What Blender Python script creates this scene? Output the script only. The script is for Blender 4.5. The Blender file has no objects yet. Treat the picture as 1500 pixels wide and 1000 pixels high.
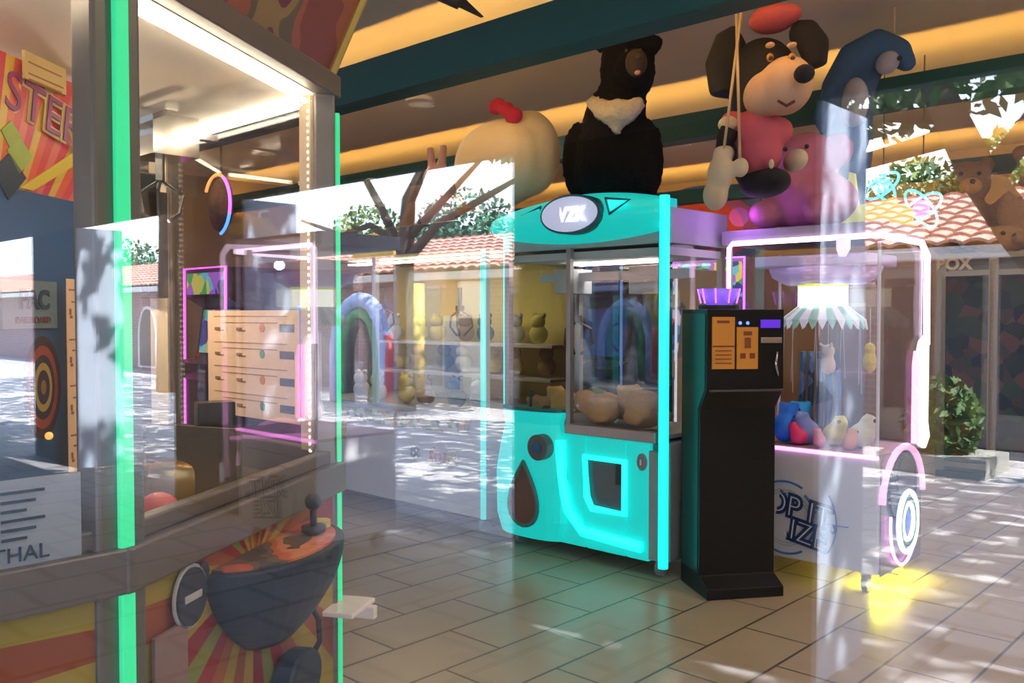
import bpy, bmesh, math, random
from mathutils import Vector, Matrix
from math import sin, cos, pi, radians as R
random.seed(7)
C = bpy.context.scene.collection
SC = bpy.context.scene

# ------------------------------------------------------------------ camera
FPX, CX, CY = 1309.0, 750.0, 500.0
CAMH = 1.35
YAW = R(43.3)                     # axis X of the shop lies 43.3 degrees to the right of the view
PITCH = math.atan(38 / FPX)
_f = Vector((cos(YAW), sin(YAW), 0)); RT = Vector((sin(YAW), -cos(YAW), 0))
FW = (_f * cos(PITCH) - Vector((0, 0, 1)) * sin(PITCH)); UP = RT.cross(FW)
CAM = Vector((0, 0, CAMH))
cd = bpy.data.cameras.new('camera'); cam = bpy.data.objects.new('camera', cd); C.objects.link(cam)
cam.matrix_world = Matrix(((RT.x, UP.x, -FW.x, 0), (RT.y, UP.y, -FW.y, 0), (RT.z, UP.z, -FW.z, CAMH), (0, 0, 0, 1)))
cd.sensor_width = 36; cd.lens = 36 * FPX / 1500; cd.clip_start = .02; cd.clip_end = 300
SC.camera = cam

# ------------------------------------------------------------------ sky, sun, exposure
GL = .35                          # the shop window stands at x = GL, parallel to the y axis
GLASS_R = .13
SC.view_settings.view_transform = 'Standard'; SC.view_settings.look = 'None'
SC.view_settings.gamma = 1; SC.view_settings.exposure = 0; SC.view_settings.use_curve_mapping = False
w = bpy.data.worlds.new('sky'); SC.world = w; w.use_nodes = True
nt = w.node_tree; nt.nodes.clear()
wo = nt.nodes.new('ShaderNodeOutputWorld'); bg = nt.nodes.new('ShaderNodeBackground')
tc = nt.nodes.new('ShaderNodeTexCoord'); sx = nt.nodes.new('ShaderNodeSeparateXYZ'); rp = nt.nodes.new('ShaderNodeValToRGB')
nz = nt.nodes.new('ShaderNodeTexNoise'); nz.inputs['Scale'].default_value = 3.5; nz.inputs['Detail'].default_value = 5
mx = nt.nodes.new('ShaderNodeMixRGB'); cr = nt.nodes.new('ShaderNodeValToRGB')
rp.color_ramp.elements[0].position = 0; rp.color_ramp.elements[0].color = (.78, .88, 1, 1)
rp.color_ramp.elements[1].position = .55; rp.color_ramp.elements[1].color = (.22, .45, .95, 1)
cr.color_ramp.elements[0].position = .42; cr.color_ramp.elements[1].position = .62
nt.links.new(tc.outputs['Generated'], sx.inputs[0]); nt.links.new(sx.outputs['Z'], rp.inputs[0])
nt.links.new(tc.outputs['Generated'], nz.inputs['Vector']); nt.links.new(nz.outputs['Fac'], cr.inputs[0])
nt.links.new(cr.outputs[0], mx.inputs[0]); nt.links.new(rp.outputs[0], mx.inputs[1]); mx.inputs[2].default_value = (1, 1, 1, 1)
nt.links.new(mx.outputs[0], bg.inputs[0]); bg.inputs[1].default_value = 7.5
nt.links.new(bg.outputs[0], wo.inputs[0])
sd = bpy.data.lights.new('sun', 'SUN'); sd.energy = 32; sd.angle = R(.6); sd.color = (1, .96, .9)
sun = bpy.data.objects.new('sun', sd); C.objects.link(sun)
sun.rotation_euler = Vector((-.13, -.68, .95)).to_track_quat('Z', 'Y').to_euler()

# ------------------------------------------------------------------ from a pixel of the photograph to a point in the place
def ray(px, py): return (FW + RT * ((px - CX) / FPX) - UP * ((py - CY) / FPX))
def atX(px, py, X): r = ray(px, py); return CAM + r * (X / r.x)
def atY(px, py, Y): r = ray(px, py); return CAM + r * (Y / r.y)
def atZ(px, py, Z=0): r = ray(px, py); return CAM + r * ((Z - CAMH) / r.z)
def atD(px, py, d): return CAM + ray(px, py) * d
def V(p): return Vector((2 * GL - p[0], p[1], p[2]))     # what the window mirrors really stands behind the photographer

# ------------------------------------------------------------------ materials
_m = {}
def nodes(m): return m.node_tree.nodes, m.node_tree.links
def mat(name, col=None, rough=.5, metal=0, emit=None, es=1.0, var=.08, scale=30, trans=0, bump=0, spec=.5):
    if name in _m: return _m[name]
    m = bpy.data.materials.new(name); m.use_nodes = True; n, l = nodes(m); b = n['Principled BSDF']
    b.inputs['Roughness'].default_value = rough; b.inputs['Metallic'].default_value = metal
    b.inputs['Specular IOR Level'].default_value = spec
    t = n.new('ShaderNodeTexCoord'); z = n.new('ShaderNodeTexNoise'); z.inputs['Scale'].default_value = scale; z.inputs['Detail'].default_value = 3
    l.new(t.outputs['Object'], z.inputs['Vector'])
    mxx = n.new('ShaderNodeMixRGB'); mxx.inputs[1].default_value = (*[c * (1 - var) for c in col], 1)
    mxx.inputs[2].default_value = (*[min(1, c * (1 + var)) for c in col], 1)
    l.new(z.outputs['Fac'], mxx.inputs[0]); l.new(mxx.outputs[0], b.inputs['Base Color'])
    if bump:
        bp = n.new('ShaderNodeBump'); bp.inputs['Strength'].default_value = bump; bp.inputs['Distance'].default_value = .01
        l.new(z.outputs['Fac'], bp.inputs['Height']); l.new(bp.outputs[0], b.inputs['Normal'])
    if emit: b.inputs['Emission Color'].default_value = (*emit, 1); b.inputs['Emission Strength'].default_value = es
    _m[name] = m; return m
def glassmat(name, refl, tint=(1, 1, 1)):
    if name in _m: return _m[name]
    m = bpy.data.materials.new(name); m.use_nodes = True; n, l = nodes(m); n.clear()
    o = n.new('ShaderNodeOutputMaterial'); t = n.new('ShaderNodeBsdfTransparent'); g = n.new('ShaderNodeBsdfGlossy')
    t.inputs[0].default_value = (*tint, 1); g.inputs['Roughness'].default_value = 0
    mi = n.new('ShaderNodeMixShader'); mi.inputs[0].default_value = refl
    l.new(t.outputs[0], mi.inputs[1]); l.new(g.outputs[0], mi.inputs[2]); l.new(mi.outputs[0], o.inputs[0])
    _m[name] = m; return m
def ramp_const(n, cols):
    r = n.new('ShaderNodeValToRGB'); r.color_ramp.interpolation = 'CONSTANT'; e = r.color_ramp.elements
    while len(e) < len(cols): e.new(.5)
    for i, c in enumerate(cols): e[i].position = i / len(cols); e[i].color = (*c, 1)
    return r
def raymat(name, center, nrays, cols, es=0):
    """rays of colour spreading from a point of a printed panel, object coordinates u = x, v = z"""
    m = bpy.data.materials.new(name); m.use_nodes = True; n, l = nodes(m); b = n['Principled BSDF']; b.inputs['Roughness'].default_value = .35
    t = n.new('ShaderNodeTexCoord'); s = n.new('ShaderNodeSeparateXYZ'); l.new(t.outputs['Object'], s.inputs[0])
    def mm(op, a, bb):
        k = n.new('ShaderNodeMath'); k.operation = op
        for i, q in enumerate((a, bb)):
            if isinstance(q, (int, float)): k.inputs[i].default_value = q
            elif q is not None: l.new(q, k.inputs[i])
        return k.outputs[0]
    a = mm('ARCTAN2', mm('SUBTRACT', s.outputs['Z'], center[1]), mm('SUBTRACT', s.outputs['X'], center[0]))
    f = mm('FRACT', mm('MULTIPLY', a, nrays / (2 * pi)), None)
    r = ramp_const(n, cols); l.new(f, r.inputs[0]); l.new(r.outputs[0], b.inputs['Base Color'])
    if es: l.new(r.outputs[0], b.inputs['Emission Color']); b.inputs['Emission Strength'].default_value = es
    return m
def blotch(name, cols, scale, rough=.5, es=0, kind='VORONOI'):
    if name in _m: return _m[name]
    m = bpy.data.materials.new(name); m.use_nodes = True; n, l = nodes(m); b = n['Principled BSDF']; b.inputs['Roughness'].default_value = rough
    t = n.new('ShaderNodeTexCoord'); r = ramp_const(n, cols)
    if kind == 'VORONOI':
        v = n.new('ShaderNodeTexVoronoi'); v.inputs['Scale'].default_value = scale; l.new(t.outputs['Object'], v.inputs['Vector'])
        s = n.new('ShaderNodeSeparateColor'); l.new(v.outputs['Color'], s.inputs[0]); l.new(s.outputs[0], r.inputs[0])
    else:
        v = n.new('ShaderNodeTexNoise'); v.inputs['Scale'].default_value = scale; v.inputs['Detail'].default_value = 2; l.new(t.outputs['Object'], v.inputs['Vector'])
        q = n.new('ShaderNodeMapRange'); q.inputs[1].default_value = .3; q.inputs[2].default_value = .7
        l.new(v.outputs['Fac'], q.inputs[0]); l.new(q.outputs[0], r.inputs[0])
    l.new(r.outputs[0], b.inputs['Base Color'])
    if es: l.new(r.outputs[0], b.inputs['Emission Color']); b.inputs['Emission Strength'].default_value = es
    _m[name] = m; return m
def brickmat(name, c1, c2, mortar, bw, rh, ms, offx=0, offy=0, axes='XY', off=.5, rough=.4, sat=1):
    m = bpy.data.materials.new(name); m.use_nodes = True; n, l = nodes(m); b = n['Principled BSDF']; b.inputs['Roughness'].default_value = rough
    t = n.new('ShaderNodeTexCoord'); s = n.new('ShaderNodeSeparateXYZ'); c = n.new('ShaderNodeCombineXYZ'); l.new(t.outputs['Object'], s.inputs[0])
    l.new(s.outputs[axes[0]], c.inputs[0]); l.new(s.outputs[axes[1]], c.inputs[1])
    mp = n.new('ShaderNodeMapping'); mp.inputs['Location'].default_value = (offx, offy, 0); l.new(c.outputs[0], mp.inputs[0])
    k = n.new('ShaderNodeTexBrick'); k.inputs['Scale'].default_value = 1; k.offset = off; k.inputs['Brick Width'].default_value = bw
    k.inputs['Row Height'].default_value = rh; k.inputs['Mortar Size'].default_value = ms; k.inputs['Mortar Smooth'].default_value = .1
    k.inputs['Color1'].default_value = (*c1, 1); k.inputs['Color2'].default_value = (*c2, 1); k.inputs['Mortar'].default_value = (*mortar, 1)
    l.new(mp.outputs[0], k.inputs['Vector'])
    z = n.new('ShaderNodeTexNoise'); z.inputs['Scale'].default_value = 6; z.inputs['Detail'].default_value = 6; l.new(t.outputs['Object'], z.inputs['Vector'])
    q = n.new('ShaderNodeMapRange'); q.inputs[3].default_value = .85; q.inputs[4].default_value = 1.12; l.new(z.outputs['Fac'], q.inputs[0])
    mu = n.new('ShaderNodeMixRGB'); mu.blend_type = 'MULTIPLY'; mu.inputs[0].default_value = 1; l.new(k.outputs['Color'], mu.inputs[1]); l.new(q.outputs[0], mu.inputs[2])
    l.new(mu.outputs[0], b.inputs['Base Color'])
    bp = n.new('ShaderNodeBump'); bp.inputs['Strength'].default_value = .3; bp.inputs['Distance'].default_value = .002; bp.invert = True
    l.new(k.outputs['Fac'], bp.inputs['Height']); l.new(bp.outputs[0], b.inputs['Normal'])
    return m

# ------------------------------------------------------------------ mesh helpers
class MB:
    def __init__(s): s.v = []; s.f = []
    def add(s, v, f):
        k = len(s.v); s.v += [tuple(p) for p in v]; s.f += [tuple(i + k for i in q) for q in f]; return s
    def box(s, c, d, rot=None, taper=1):
        a, b, e = d[0] / 2, d[1] / 2, d[2] / 2; P = []
        for z in (-e, e):
            t = taper if z > 0 else 1
            for x, y in ((-a, -b), (a, -b), (a, b), (-a, b)): P.append(Vector((x * t, y * t, z)))
        if rot is not None: P = [rot @ p for p in P]
        return s.add([p + Vector(c) for p in P], [(3, 2, 1, 0), (4, 5, 6, 7), (0, 1, 5, 4), (1, 2, 6, 5), (2, 3, 7, 6), (3, 0, 4, 7)])
    def ext(s, p0, p1):      # box between two corners
        return s.box([(a + b) / 2 for a, b in zip(p0, p1)], [abs(a - b) for a, b in zip(p0, p1)])
    def tube(s, pts, rad, n=8, closed=False):
        pts = [Vector(p) for p in pts]; m = len(pts); rads = rad if hasattr(rad, '__len__') else [rad] * m
        V_ = []; F = []; up = None
        for i, p in enumerate(pts):
            if closed: t = pts[(i + 1) % m] - pts[i - 1]
            else: t = pts[min(i + 1, m - 1)] - pts[max(i - 1, 0)]
            t.normalize()
            if up is None: up = t.orthogonal().normalized()
            up = (up - t * up.dot(t)); up = up.normalized() if up.length > 1e-5 else t.orthogonal().normalized()
            sd_ = t.cross(up)
            for k in range(n):
                a = 2 * pi * k / n; V_.append(p + (up * cos(a) + sd_ * sin(a)) * rads[i])
        for i in range(m if closed else m - 1):
            j = (i + 1) % m
            for k in range(n): F.append((i * n + k, i * n + (k + 1) % n, j * n + (k + 1) % n, j * n + k))
        if not closed: F.append(tuple(range(n - 1, -1, -1))); F.append(tuple((m - 1) * n + k for k in range(n)))
        return s.add(V_, F)
    def ball(s, c, r, rot=None, nu=16, nv=10, sq=1.0):
        r = r if hasattr(r, '__len__') else (r, r, r); P = []; F = []
        sg = lambda x: (abs(x) ** sq) * (1 if x >= 0 else -1)
        for j in range(nv + 1):
            th = pi * j / nv
            for i in range(nu):
                a = 2 * pi * i / nu
                p = Vector((sg(sin(th)) * sg(cos(a)) * r[0], sg(sin(th)) * sg(sin(a)) * r[1], sg(cos(th)) * r[2]))
                P.append((rot @ p if rot is not None else p) + Vector(c))
        for j in range(nv):
            for i in range(nu):
                F.append((j * nu + i, (j + 1) * nu + i, (j + 1) * nu + (i + 1) % nu, j * nu + (i + 1) % nu))
        return s.add(P, F)
    def prism(s, poly, fn, a, b):     # poly of (u, v); fn(u, v, w) -> point; w from a to b
        n = len(poly); P = [fn(u, v_, a) for u, v_ in poly] + [fn(u, v_, b) for u, v_ in poly]
        return s.add(P, [tuple(range(n - 1, -1, -1)), tuple(range(n, 2 * n))] + [(i, (i + 1) % n, n + (i + 1) % n, n + i) for i in range(n)])
    def loft(s, loops):
        n = len(loops[0]); P = [p for L in loops for p in L]; F = [(i * n + k, i * n + (k + 1) % n, (i + 1) * n + (k + 1) % n, (i + 1) * n + k) for i in range(len(loops) - 1) for k in range(n)]
        F += [tuple(range(n - 1, -1, -1)), tuple((len(loops) - 1) * n + k for k in range(n))]
        return s.add(P, F)
    def build(s, name, m, parent=None, smooth=False, bevel=0, remesh=0, disp=0, solid=0, kind=None, label=None):
        me = bpy.data.meshes.new(name); me.from_pydata(s.v, [], s.f); me.update()
        bm = bmesh.new(); bm.from_mesh(me); bmesh.ops.recalc_face_normals(bm, faces=bm.faces); bm.to_mesh(me); bm.free()
        for p in me.polygons: p.use_smooth = smooth
        for q in (m if isinstance(m, (list, tuple)) else [m]): me.materials.append(q)
        o = bpy.data.objects.new(name, me); C.objects.link(o); o.parent = parent
        if bevel:
            b = o.modifiers.new('bevel', 'BEVEL'); b.width = bevel; b.segments = 2; b.limit_method = 'ANGLE'
        if remesh:
            r = o.modifiers.new('remesh', 'REMESH'); r.mode = 'VOXEL'; r.voxel_size = remesh; r.use_smooth_shade = True
            q = o.modifiers.new('smooth', 'SMOOTH'); q.iterations = 6; q.factor = .6
        if disp:
            t = bpy.data.textures.new(name + '_fur', 'CLOUDS'); t.noise_scale = disp * .9
            d = o.modifiers.new('fur', 'DISPLACE'); d.texture = t; d.strength = disp; d.mid_level = .5
        if kind: o['kind'] = kind
        if label: o['label'] = label
        return o
def thing(name, label, cat, loc=(0, 0, 0), rz=0, group=None):
    o = bpy.data.objects.new(name, None); C.objects.link(o); o.location = loc; o.rotation_euler = (0, 0, rz); o.empty_display_size = .1
    o['label'] = label; o['category'] = cat
    if group: o['group'] = group
    return o
def tag(o, label, cat, group=None):
    o['label'] = label; o['category'] = cat
    if group: o['group'] = group
    return o
def dup(root, loc, rz, label, group=None):
    r = root.copy(); C.objects.link(r); r.location = loc; r.rotation_euler = (0, 0, rz); r['label'] = label
    if group: r['group'] = group
    for ch in list(root.children):
        c = ch.copy(); C.objects.link(c); c.parent = r
        for g in list(ch.children):
            d = g.copy(); C.objects.link(d); d.parent = c
    return r
def text(name, s, size, m, parent, origin, ux, uy, ext=.001, shear=0, label=None, align='CENTER', offset=0):
    cu = bpy.data.curves.new(name, 'FONT'); cu.body = s; cu.size = size; cu.extrude = ext; cu.shear = shear; cu.align_x = align; cu.align_y = 'CENTER'; cu.offset = offset
    cu.materials.append(m); t_ = bpy.data.objects.new(name + '_outline', cu); C.objects.link(t_)
    me = bpy.data.meshes.new_from_object(t_.evaluated_get(bpy.context.evaluated_depsgraph_get())); bpy.data.objects.remove(t_)
    me.name = name; o = bpy.data.objects.new(name, me); C.objects.link(o)
    if not me.materials: me.materials.append(m)
    ux = Vector(ux).normalized(); uy = Vector(uy).normalized(); uz = ux.cross(uy)
    o.parent = parent; o.matrix_local = Matrix(((ux.x, uy.x, uz.x, origin[0]), (ux.y, uy.y, uz.y, origin[1]), (ux.z, uy.z, uz.z, origin[2]), (0, 0, 0, 1)))
    if label: o['label'] = label
    return o

ALU = mat('brushed_aluminium', (.42, .40, .38), .38, .75, var=.05, scale=60)
CHROME = mat('chrome', (.7, .7, .7), .15, 1)
BLACK = mat('black_metal', (.012, .012, .013), .4, spec=.35)
BLACKP = mat('black_plastic', (.02, .02, .022), .5)
WHITEP = mat('white_laminate', (.72, .72, .74), .35, var=.03)
GREYP = mat('grey_plastic', (.25, .26, .28), .5)
GREENLED = mat('green_led', (.05, .6, .3), .4, emit=(.02, .72, .28), es=.95)
WHITELED = mat('warm_white_led', (1, .9, .75), .4, emit=(1, .84, .6), es=9)
COVE = mat('cove_led', (1, .8, .4), .4, emit=(1, .5, .10), es=42)
PINKLED = mat('pink_led', (1, .5, .9), .4, emit=(1, .3, .85), es=3)
VIOLETLED = mat('violet_led', (.6, .2, 1), .4, emit=(.5, .1, 1), es=4)
BLUELED = mat('blue_led', (.1, .3, 1), .4, emit=(.05, .2, 1), es=4)
CYANLED = mat('cyan_led', (.2, .8, 1), .4, emit=(.1, .65, 1), es=2.4)
ORANGELED = mat('orange_led', (1, .5, .2), .4, emit=(1, .3, .08), es=2)
PLEX = glassmat('acrylic_pane', .035)
SHOPGLASS = glassmat('shop_window_glass', GLASS_R, (.985, .995, .99))

# ================================================================== THE SETTING
def struct(name, mb, m, **k): return mb.build(name, m, kind='structure', **k)
XB, YL, YR, ZC = 9.6, 10.0, -4.0, 3.0
g = atZ(500, 978.3); g2 = atZ(578.3, 950.7)
FLOORM = brickmat('beige_floor_tiles', (.45, .365, .265), (.42, .34, .245), (.10, .08, .065), .6, .3, .006, offx=-(g2.x % .6), offy=-(g.y % .3), rough=.28)
struct('floor', MB().ext((GL, YR, -.1), (XB, YL, 0)), FLOORM)
CEILM = mat('warm_white_ceiling', (.62, .56, .48), .7, var=.04, scale=3)
struct('ceiling', MB().ext((GL, YR, ZC), (XB, YL, ZC + .1)), CEILM)
WALLM = mat('brown_plaster', (.34, .26, .21), .8, var=.1, scale=5)
struct('wall_back', MB().ext((XB, YR, 0), (XB + .1, YL, ZC)), WALLM)
struct('wall_left', MB().ext((GL, YL, 0), (XB, YL + .1, ZC)), WALLM)
struct('wall_right', MB().ext((GL, YR - .1, 0), (XB, YR, ZC)), WALLM)
TEALP = mat('dark_teal_paint', (.004, .075, .08), .6, var=.06, scale=4)
for i, (x, zb, zt) in enumerate(((3.2, 2.6, 2.82), (5.49, 2.6, 2.78), (8.6, 2.6, 2.75))):
    o = struct('trim_%d' % (i + 1), MB().ext((x, YR, zb), (x + .05, YL, zt)).ext((x + .05, YR, zb), (x + .16, YL, zb + .02)), TEALP)
    o = MB().ext((x - .12, YR + .1, zt - .05), (x - .09, YL - .1, zt - .03)).ext((x - .13, YR, zb + .08), (x - .0, YL, zb + .09)) if 0 else None
    led = MB().ext((x + .08, YR + .05, zb + .05), (x + .11, YL - .05, zb + .07))
    struct('trim_%d' % (i + 11), led, COVE)
    # lowered ceiling that the cove strip lights from behind each bulkhead
SLOPE = mat('lit_cove_plaster', (.80, .70, .52), .8, var=.03, scale=2)

for i, x in enumerate((3.2, 5.49, 8.6)):
    if i == 0: continue

# shop window
gy0, gy1 = -.6, 1.9
WFR = mat('white_window_frame', (.6, .6, .62), .4)
struct('window_1', MB().ext((GL, gy0, .02), (GL + .008, gy1, 2.92)), SHOPGLASS)
struct('window_2', MB().ext((GL, gy1 + .06, .02), (GL + .008, YL, 2.92)), SHOPGLASS)
struct('window_3', MB().ext((GL, YR, .02), (GL + .008, gy0 - .06, 2.92)), SHOPGLASS)
fr = MB()
for y in (gy0 - .06, gy1, YL - .06, YR): fr.ext((GL - .02, y, 0), (GL + .03, y + .06, 3))
fr.ext((GL - .02, YR, 2.92), (GL + .03, YL, 3.1))
struct('window_frame', fr, WFR)

# ================================================================== OUTSIDE, BEHIND THE PHOTOGRAPHER (seen in the window)
XP, ZS = 3.1, 2.12
PAVM = brickmat('grey_paving', (.33, .33, .36), (.29, .29, .32), (.16, .16, .18), .4, .4, .02, axes='XY', rough=.8)
STREETM = brickmat('pale_street_paving', (.50, .49, .50), (.44, .43, .45), (.25, .25, .27), .5, .25, .012, axes='YX', rough=.9)
def vext(mb, a, b):
    a = V(a); b = V(b); return mb.ext(a, b)
struct('pavement', vext(MB(), (2 * GL - GL + .0, -14, -.1), (3.9, 34, 0)), PAVM)
struct('street', vext(MB(), (3.9, -14, -.12), (40, 44, -.02)), STREETM)
SOFF = mat('dark_soffit', (.05, .045, .05), .8)
struct('porch_ceiling', vext(MB(), (.2, -14, 2.55), (XP + .05, 34, 2.65)).add([], []), SOFF)
struct('porch_beam', vext(MB(), (XP, -14, ZS), (XP + .06, 34, 2.6)), SOFF)
PIERF = mat('shaded_pier_front', (.014, .012, .012), .9)  # pier front coloured near black to stand in for porch shade
PIERS = mat('daylit_pier_side', (.42, .50, .64), .8, var=.03)  # same pier's side coloured pale blue to stand in for daylight
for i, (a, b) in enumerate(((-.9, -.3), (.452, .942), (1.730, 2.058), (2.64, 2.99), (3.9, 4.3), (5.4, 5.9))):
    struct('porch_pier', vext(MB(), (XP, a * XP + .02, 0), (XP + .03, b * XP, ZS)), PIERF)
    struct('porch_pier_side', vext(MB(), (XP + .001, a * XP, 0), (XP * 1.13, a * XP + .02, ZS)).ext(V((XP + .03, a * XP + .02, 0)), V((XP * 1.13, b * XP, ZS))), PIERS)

# long shop building across the street
XF = 10.0
BRK = brickmat('mauve_brick', (.36, .22, .22), (.30, .18, .19), (.42, .36, .36), .22, .07, .012, axes='YZ', rough=.9)
TILE = mat('terracotta_tile', (.62, .34, .27), .8, var=.25, scale=9)
bl = thing('shop_building', 'long low brick shop building with terracotta roof across the street, mirrored in the window', 'building', V((XF, 8, 0)))
def loc(o): return Vector(o.location)
def vb(mb, a, b, o): return mb.ext(V(a) - loc(o), V(b) - loc(o))
vb(MB(), (XF, -12, -.1), (XF + 3.4, 40, 2.1), bl).build('wall', BRK, bl)
mb = MB(); ny = 0
EY0, EY1 = -12.0, 40.0; per = .24; nstep = int((EY1 - EY0) / per * 6); rows = 9
pp = []; ff = []
for r in range(rows + 1):
    for half in (0, 1):
        xx = XF - .35 + 2.4 * (r / rows); zz = 2.06 + .78 * (r / rows) + (.035 if half else 0)
        for k in range(nstep + 1):
            y = EY0 + (EY1 - EY0) * k / nstep
            pp.append(V((xx, y, zz + .035 * abs(sin(pi * y / per)))) - loc(bl))
NR = nstep + 1
for r in range(2 * rows + 1):
    for k in range(nstep): ff.append((r * NR + k, r * NR + k + 1, (r + 1) * NR + k + 1, (r + 1) * NR + k))
mb.add(pp, ff); mb.build('roof', TILE, bl)
vb(MB(), (XF - .36, EY0, 1.93), (XF + .02, EY1, 2.05), bl).build('eaves_board', mat('white_board', (.75, .74, .74), .6), bl)
vb(MB(), (XF + 2.0, EY0, 2.06), (XF + 3.2, EY1, 2.84), bl).build('roof_back', TILE, bl)
SHOPW = mat('lit_white_wall', (.85, .84, .80), .6)
def P10(px, py, X=XF): p = atX(px, py, X); return p
# white open shop front
a = P10(603, 395); b = P10(712, 560)
wf = MB(); vb(wf, (XF - .04, a.y, 0), (XF - .005, b.y, 1.9), bl); wf.build('shop_front', SHOPW, bl)
for k, (x0, x1, y0, y1, c) in enumerate(((622, 650, 408, 565, (.30, .31, .36)), (650, 672, 410, 462, (.5, .25, .15)), (655, 676, 470, 570, (.2, .32, .6)), (676, 706, 466, 500, (.07, .12, .13)))):
    p, q = P10(x0, y0), P10(x1, y1)
    vb(MB(), (XF - .07, p.y, q.z), (XF - .041, q.y, p.z), bl).build('window', mat('shop_panel_%s' % 'abcd'[k], c, .4), bl)
# arched windows
def arch(y0, y1, z0, z1, n=10):
    r = (y1 - y0) / 2; cy = (y0 + y1) / 2; L = [(y0, z0), (y1, z0)]
    for k in range(n + 1): t = pi * k / n; L.append((cy + r * cos(t), z1 - 1.5 * r + 1.5 * r * sin(t)))
    return L
ARCHF = mat('white_arch_frame', (.8, .8, .82), .6); DKW = mat('dark_window', (.03, .04, .06), .15)
for px0, px1, yt in ((124, 144, 448), (204, 232, 448), (238, 247, 452), (505, 520, 450), (85, 105, 450)):
    p, q = P10(px0, yt), P10(px1, yt); y0, y1 = sorted((p.y, q.y))
    f = MB().prism(arch(y0, y1, .05, p.z), lambda u, v_, w_: V((XF - w_, u, v_)) - loc(bl), .0, .05).build('arched_window', ARCHF, bl)
    MB().prism(arch(y0 + .12 * (y1 - y0), y1 - .12 * (y1 - y0), .1, p.z - .08), lambda u, v_, w_: V((XF - w_, u, v_)) - loc(bl), .05, .07).build('pane', DKW, f)
# dark glazed doors at the right end
DOORF = mat('bronze_door_frame', (.22, .2, .19), .4, .3)
for px0, px1 in ((1372, 1452), (1458, 1560), (1290, 1366)):
    p, q = P10(px0, 395), P10(px1, 395); y1, y0 = p.y, q.y
    d = vb(MB(), (XF - .05, y0, 0), (XF - .001, y1, 1.88), bl).build('door', DOORF, bl)
    vb(MB(), (XF - .07, y0 + .07, .35), (XF - .051, y1 - .07, 1.75), bl).build('pane', DKW, d)
b_ = tag(vb(MB(), (XF - 1.4, 3.0, -.02), (XF - .05, 4.2, .06), thing('x', 'x', 'x')).build('x', DKW), 'x', 'x') if 0 else None

# sign, arch, column
p = P10(517, 345, 9.3); q = P10(577, 374, 9.3)
YEL = mat('yellow_sign', (.85, .5, .07), .5)
sg = thing('shop_sign', 'yellow rectangular sign on a post under the trees, mirrored in the window', 'sign', V((9.3, (p.y + q.y) / 2, 0)))
MB().box((0, 0, (p.z + q.z) / 2), (.05, abs(p.y - q.y), abs(p.z - q.z))).build('sign_board', YEL, sg)
MB().tube([(0, 0, 0), (0, 0, q.z)], .03).build('post', GREYP, sg)
cxy = P10(528, 500, 8.4)
ar = thing('inflatable_arch', 'rainbow coloured inflatable arch beside the golden column, mirrored in the window', 'inflatable arch', V((8.4, cxy.y, 0)))
for k, (r0, th, m) in enumerate(((.62, .12, mat('pale_blue_vinyl', (.45, .6, .95), .3)), (.42, .09, mat('green_vinyl', (.1, .4, .2), .3)), (.27, .07, mat('dark_vinyl', (.05, .08, .1), .3)))):
    pts = [(0, r0, 0)] + [(0, r0 * cos(pi * t / 16), .75 + (r0 + .22) * sin(pi * t / 16)) for t in range(17)] + [(0, -r0, 0)]
    MB().tube(pts, th, 10).build('arch_tube', m, ar, smooth=True)
MB().tube([(-.03, -.64, .05), (-.03, -.64, .75), (-.03, -.6, 1.05)], .13, 10).build('arch_leg', mat('red_vinyl', (.9, .12, .08), .3), ar, smooth=True)
cc = P10(602, 500, 9.2)
co = thing('golden_column_display', 'golden yellow fluted column display by the white shop front, mirrored in the window', 'column', V((9.2, cc.y, 0)))
GOLD = mat('golden_paint', (.85, .6, .12), .35)
mb = MB()
for k in range(3): mb.tube([(0, -.17 + .17 * k, .04), (0, -.17 + .17 * k, 1.85)], .1, 12)
mb.build('column_body', GOLD, co, smooth=True); MB().box((0, 0, .02), (.4, .65, .1)).build('base', BLACKP, co)

# trees
BARK = mat('brown_bark', (.11, .07, .05), .9, var=.4, scale=14, bump=.5)
LEAFA = blotch('olive_leaves', [(.05, .12, .03), (.12, .22, .05), (.22, .32, .08)], 3, .7)
LEAFB = blotch('blue_green_leaves', [(.03, .10, .06), (.07, .2, .12), (.12, .28, .2)], 3, .7)
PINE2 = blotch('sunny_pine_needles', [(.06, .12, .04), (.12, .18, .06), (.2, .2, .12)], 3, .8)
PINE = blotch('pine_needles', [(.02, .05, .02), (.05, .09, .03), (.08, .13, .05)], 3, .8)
def leaves(mb, c, r, n, s, shell=.5):
    for _ in range(n):
        while 1:
            q = Vector((random.uniform(-1, 1), random.uniform(-1, 1), random.uniform(-1, 1)))
            if shell < q.length <= 1: break
        p = Vector(c) + Vector((q.x * r[0], q.y * r[1], q.z * r[2]))
        u = Vector((random.gauss(0, 1), random.gauss(0, 1), random.gauss(0, 1))).normalized(); v_ = u.orthogonal().normalized()
        k = s * random.uniform(.5, 1.2)
        mb.add([p - u * k, p + v_ * k * .45, p + u * k, p - v_ * k * .45], [(0, 1, 2, 3)])
    return mb
def vt(base, pts): return [V((base[0] + x, base[1] + y, z)) for x, y, z in pts]
def tree(name, label, base, limbs, crowns, m, n, s, cat='tree'):
    o = thing(name, label, cat, V((base[0], base[1], 0)))
    mb = MB()
    for pts, rad in limbs: mb.tube([p - loc(o) for p in vt(base, pts)], rad, 8)
    mb.build('trunk', BARK, o, smooth=True)
    mb = MB()
    for c, r in crowns: leaves(mb, V((base[0] + c[0], base[1] + c[1], c[2])) - loc(o), r, n, s, .3)
    mb.build('foliage', m, o, kind='stuff')
    return o
t1 = atX(592, 400, 8.3)
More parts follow.
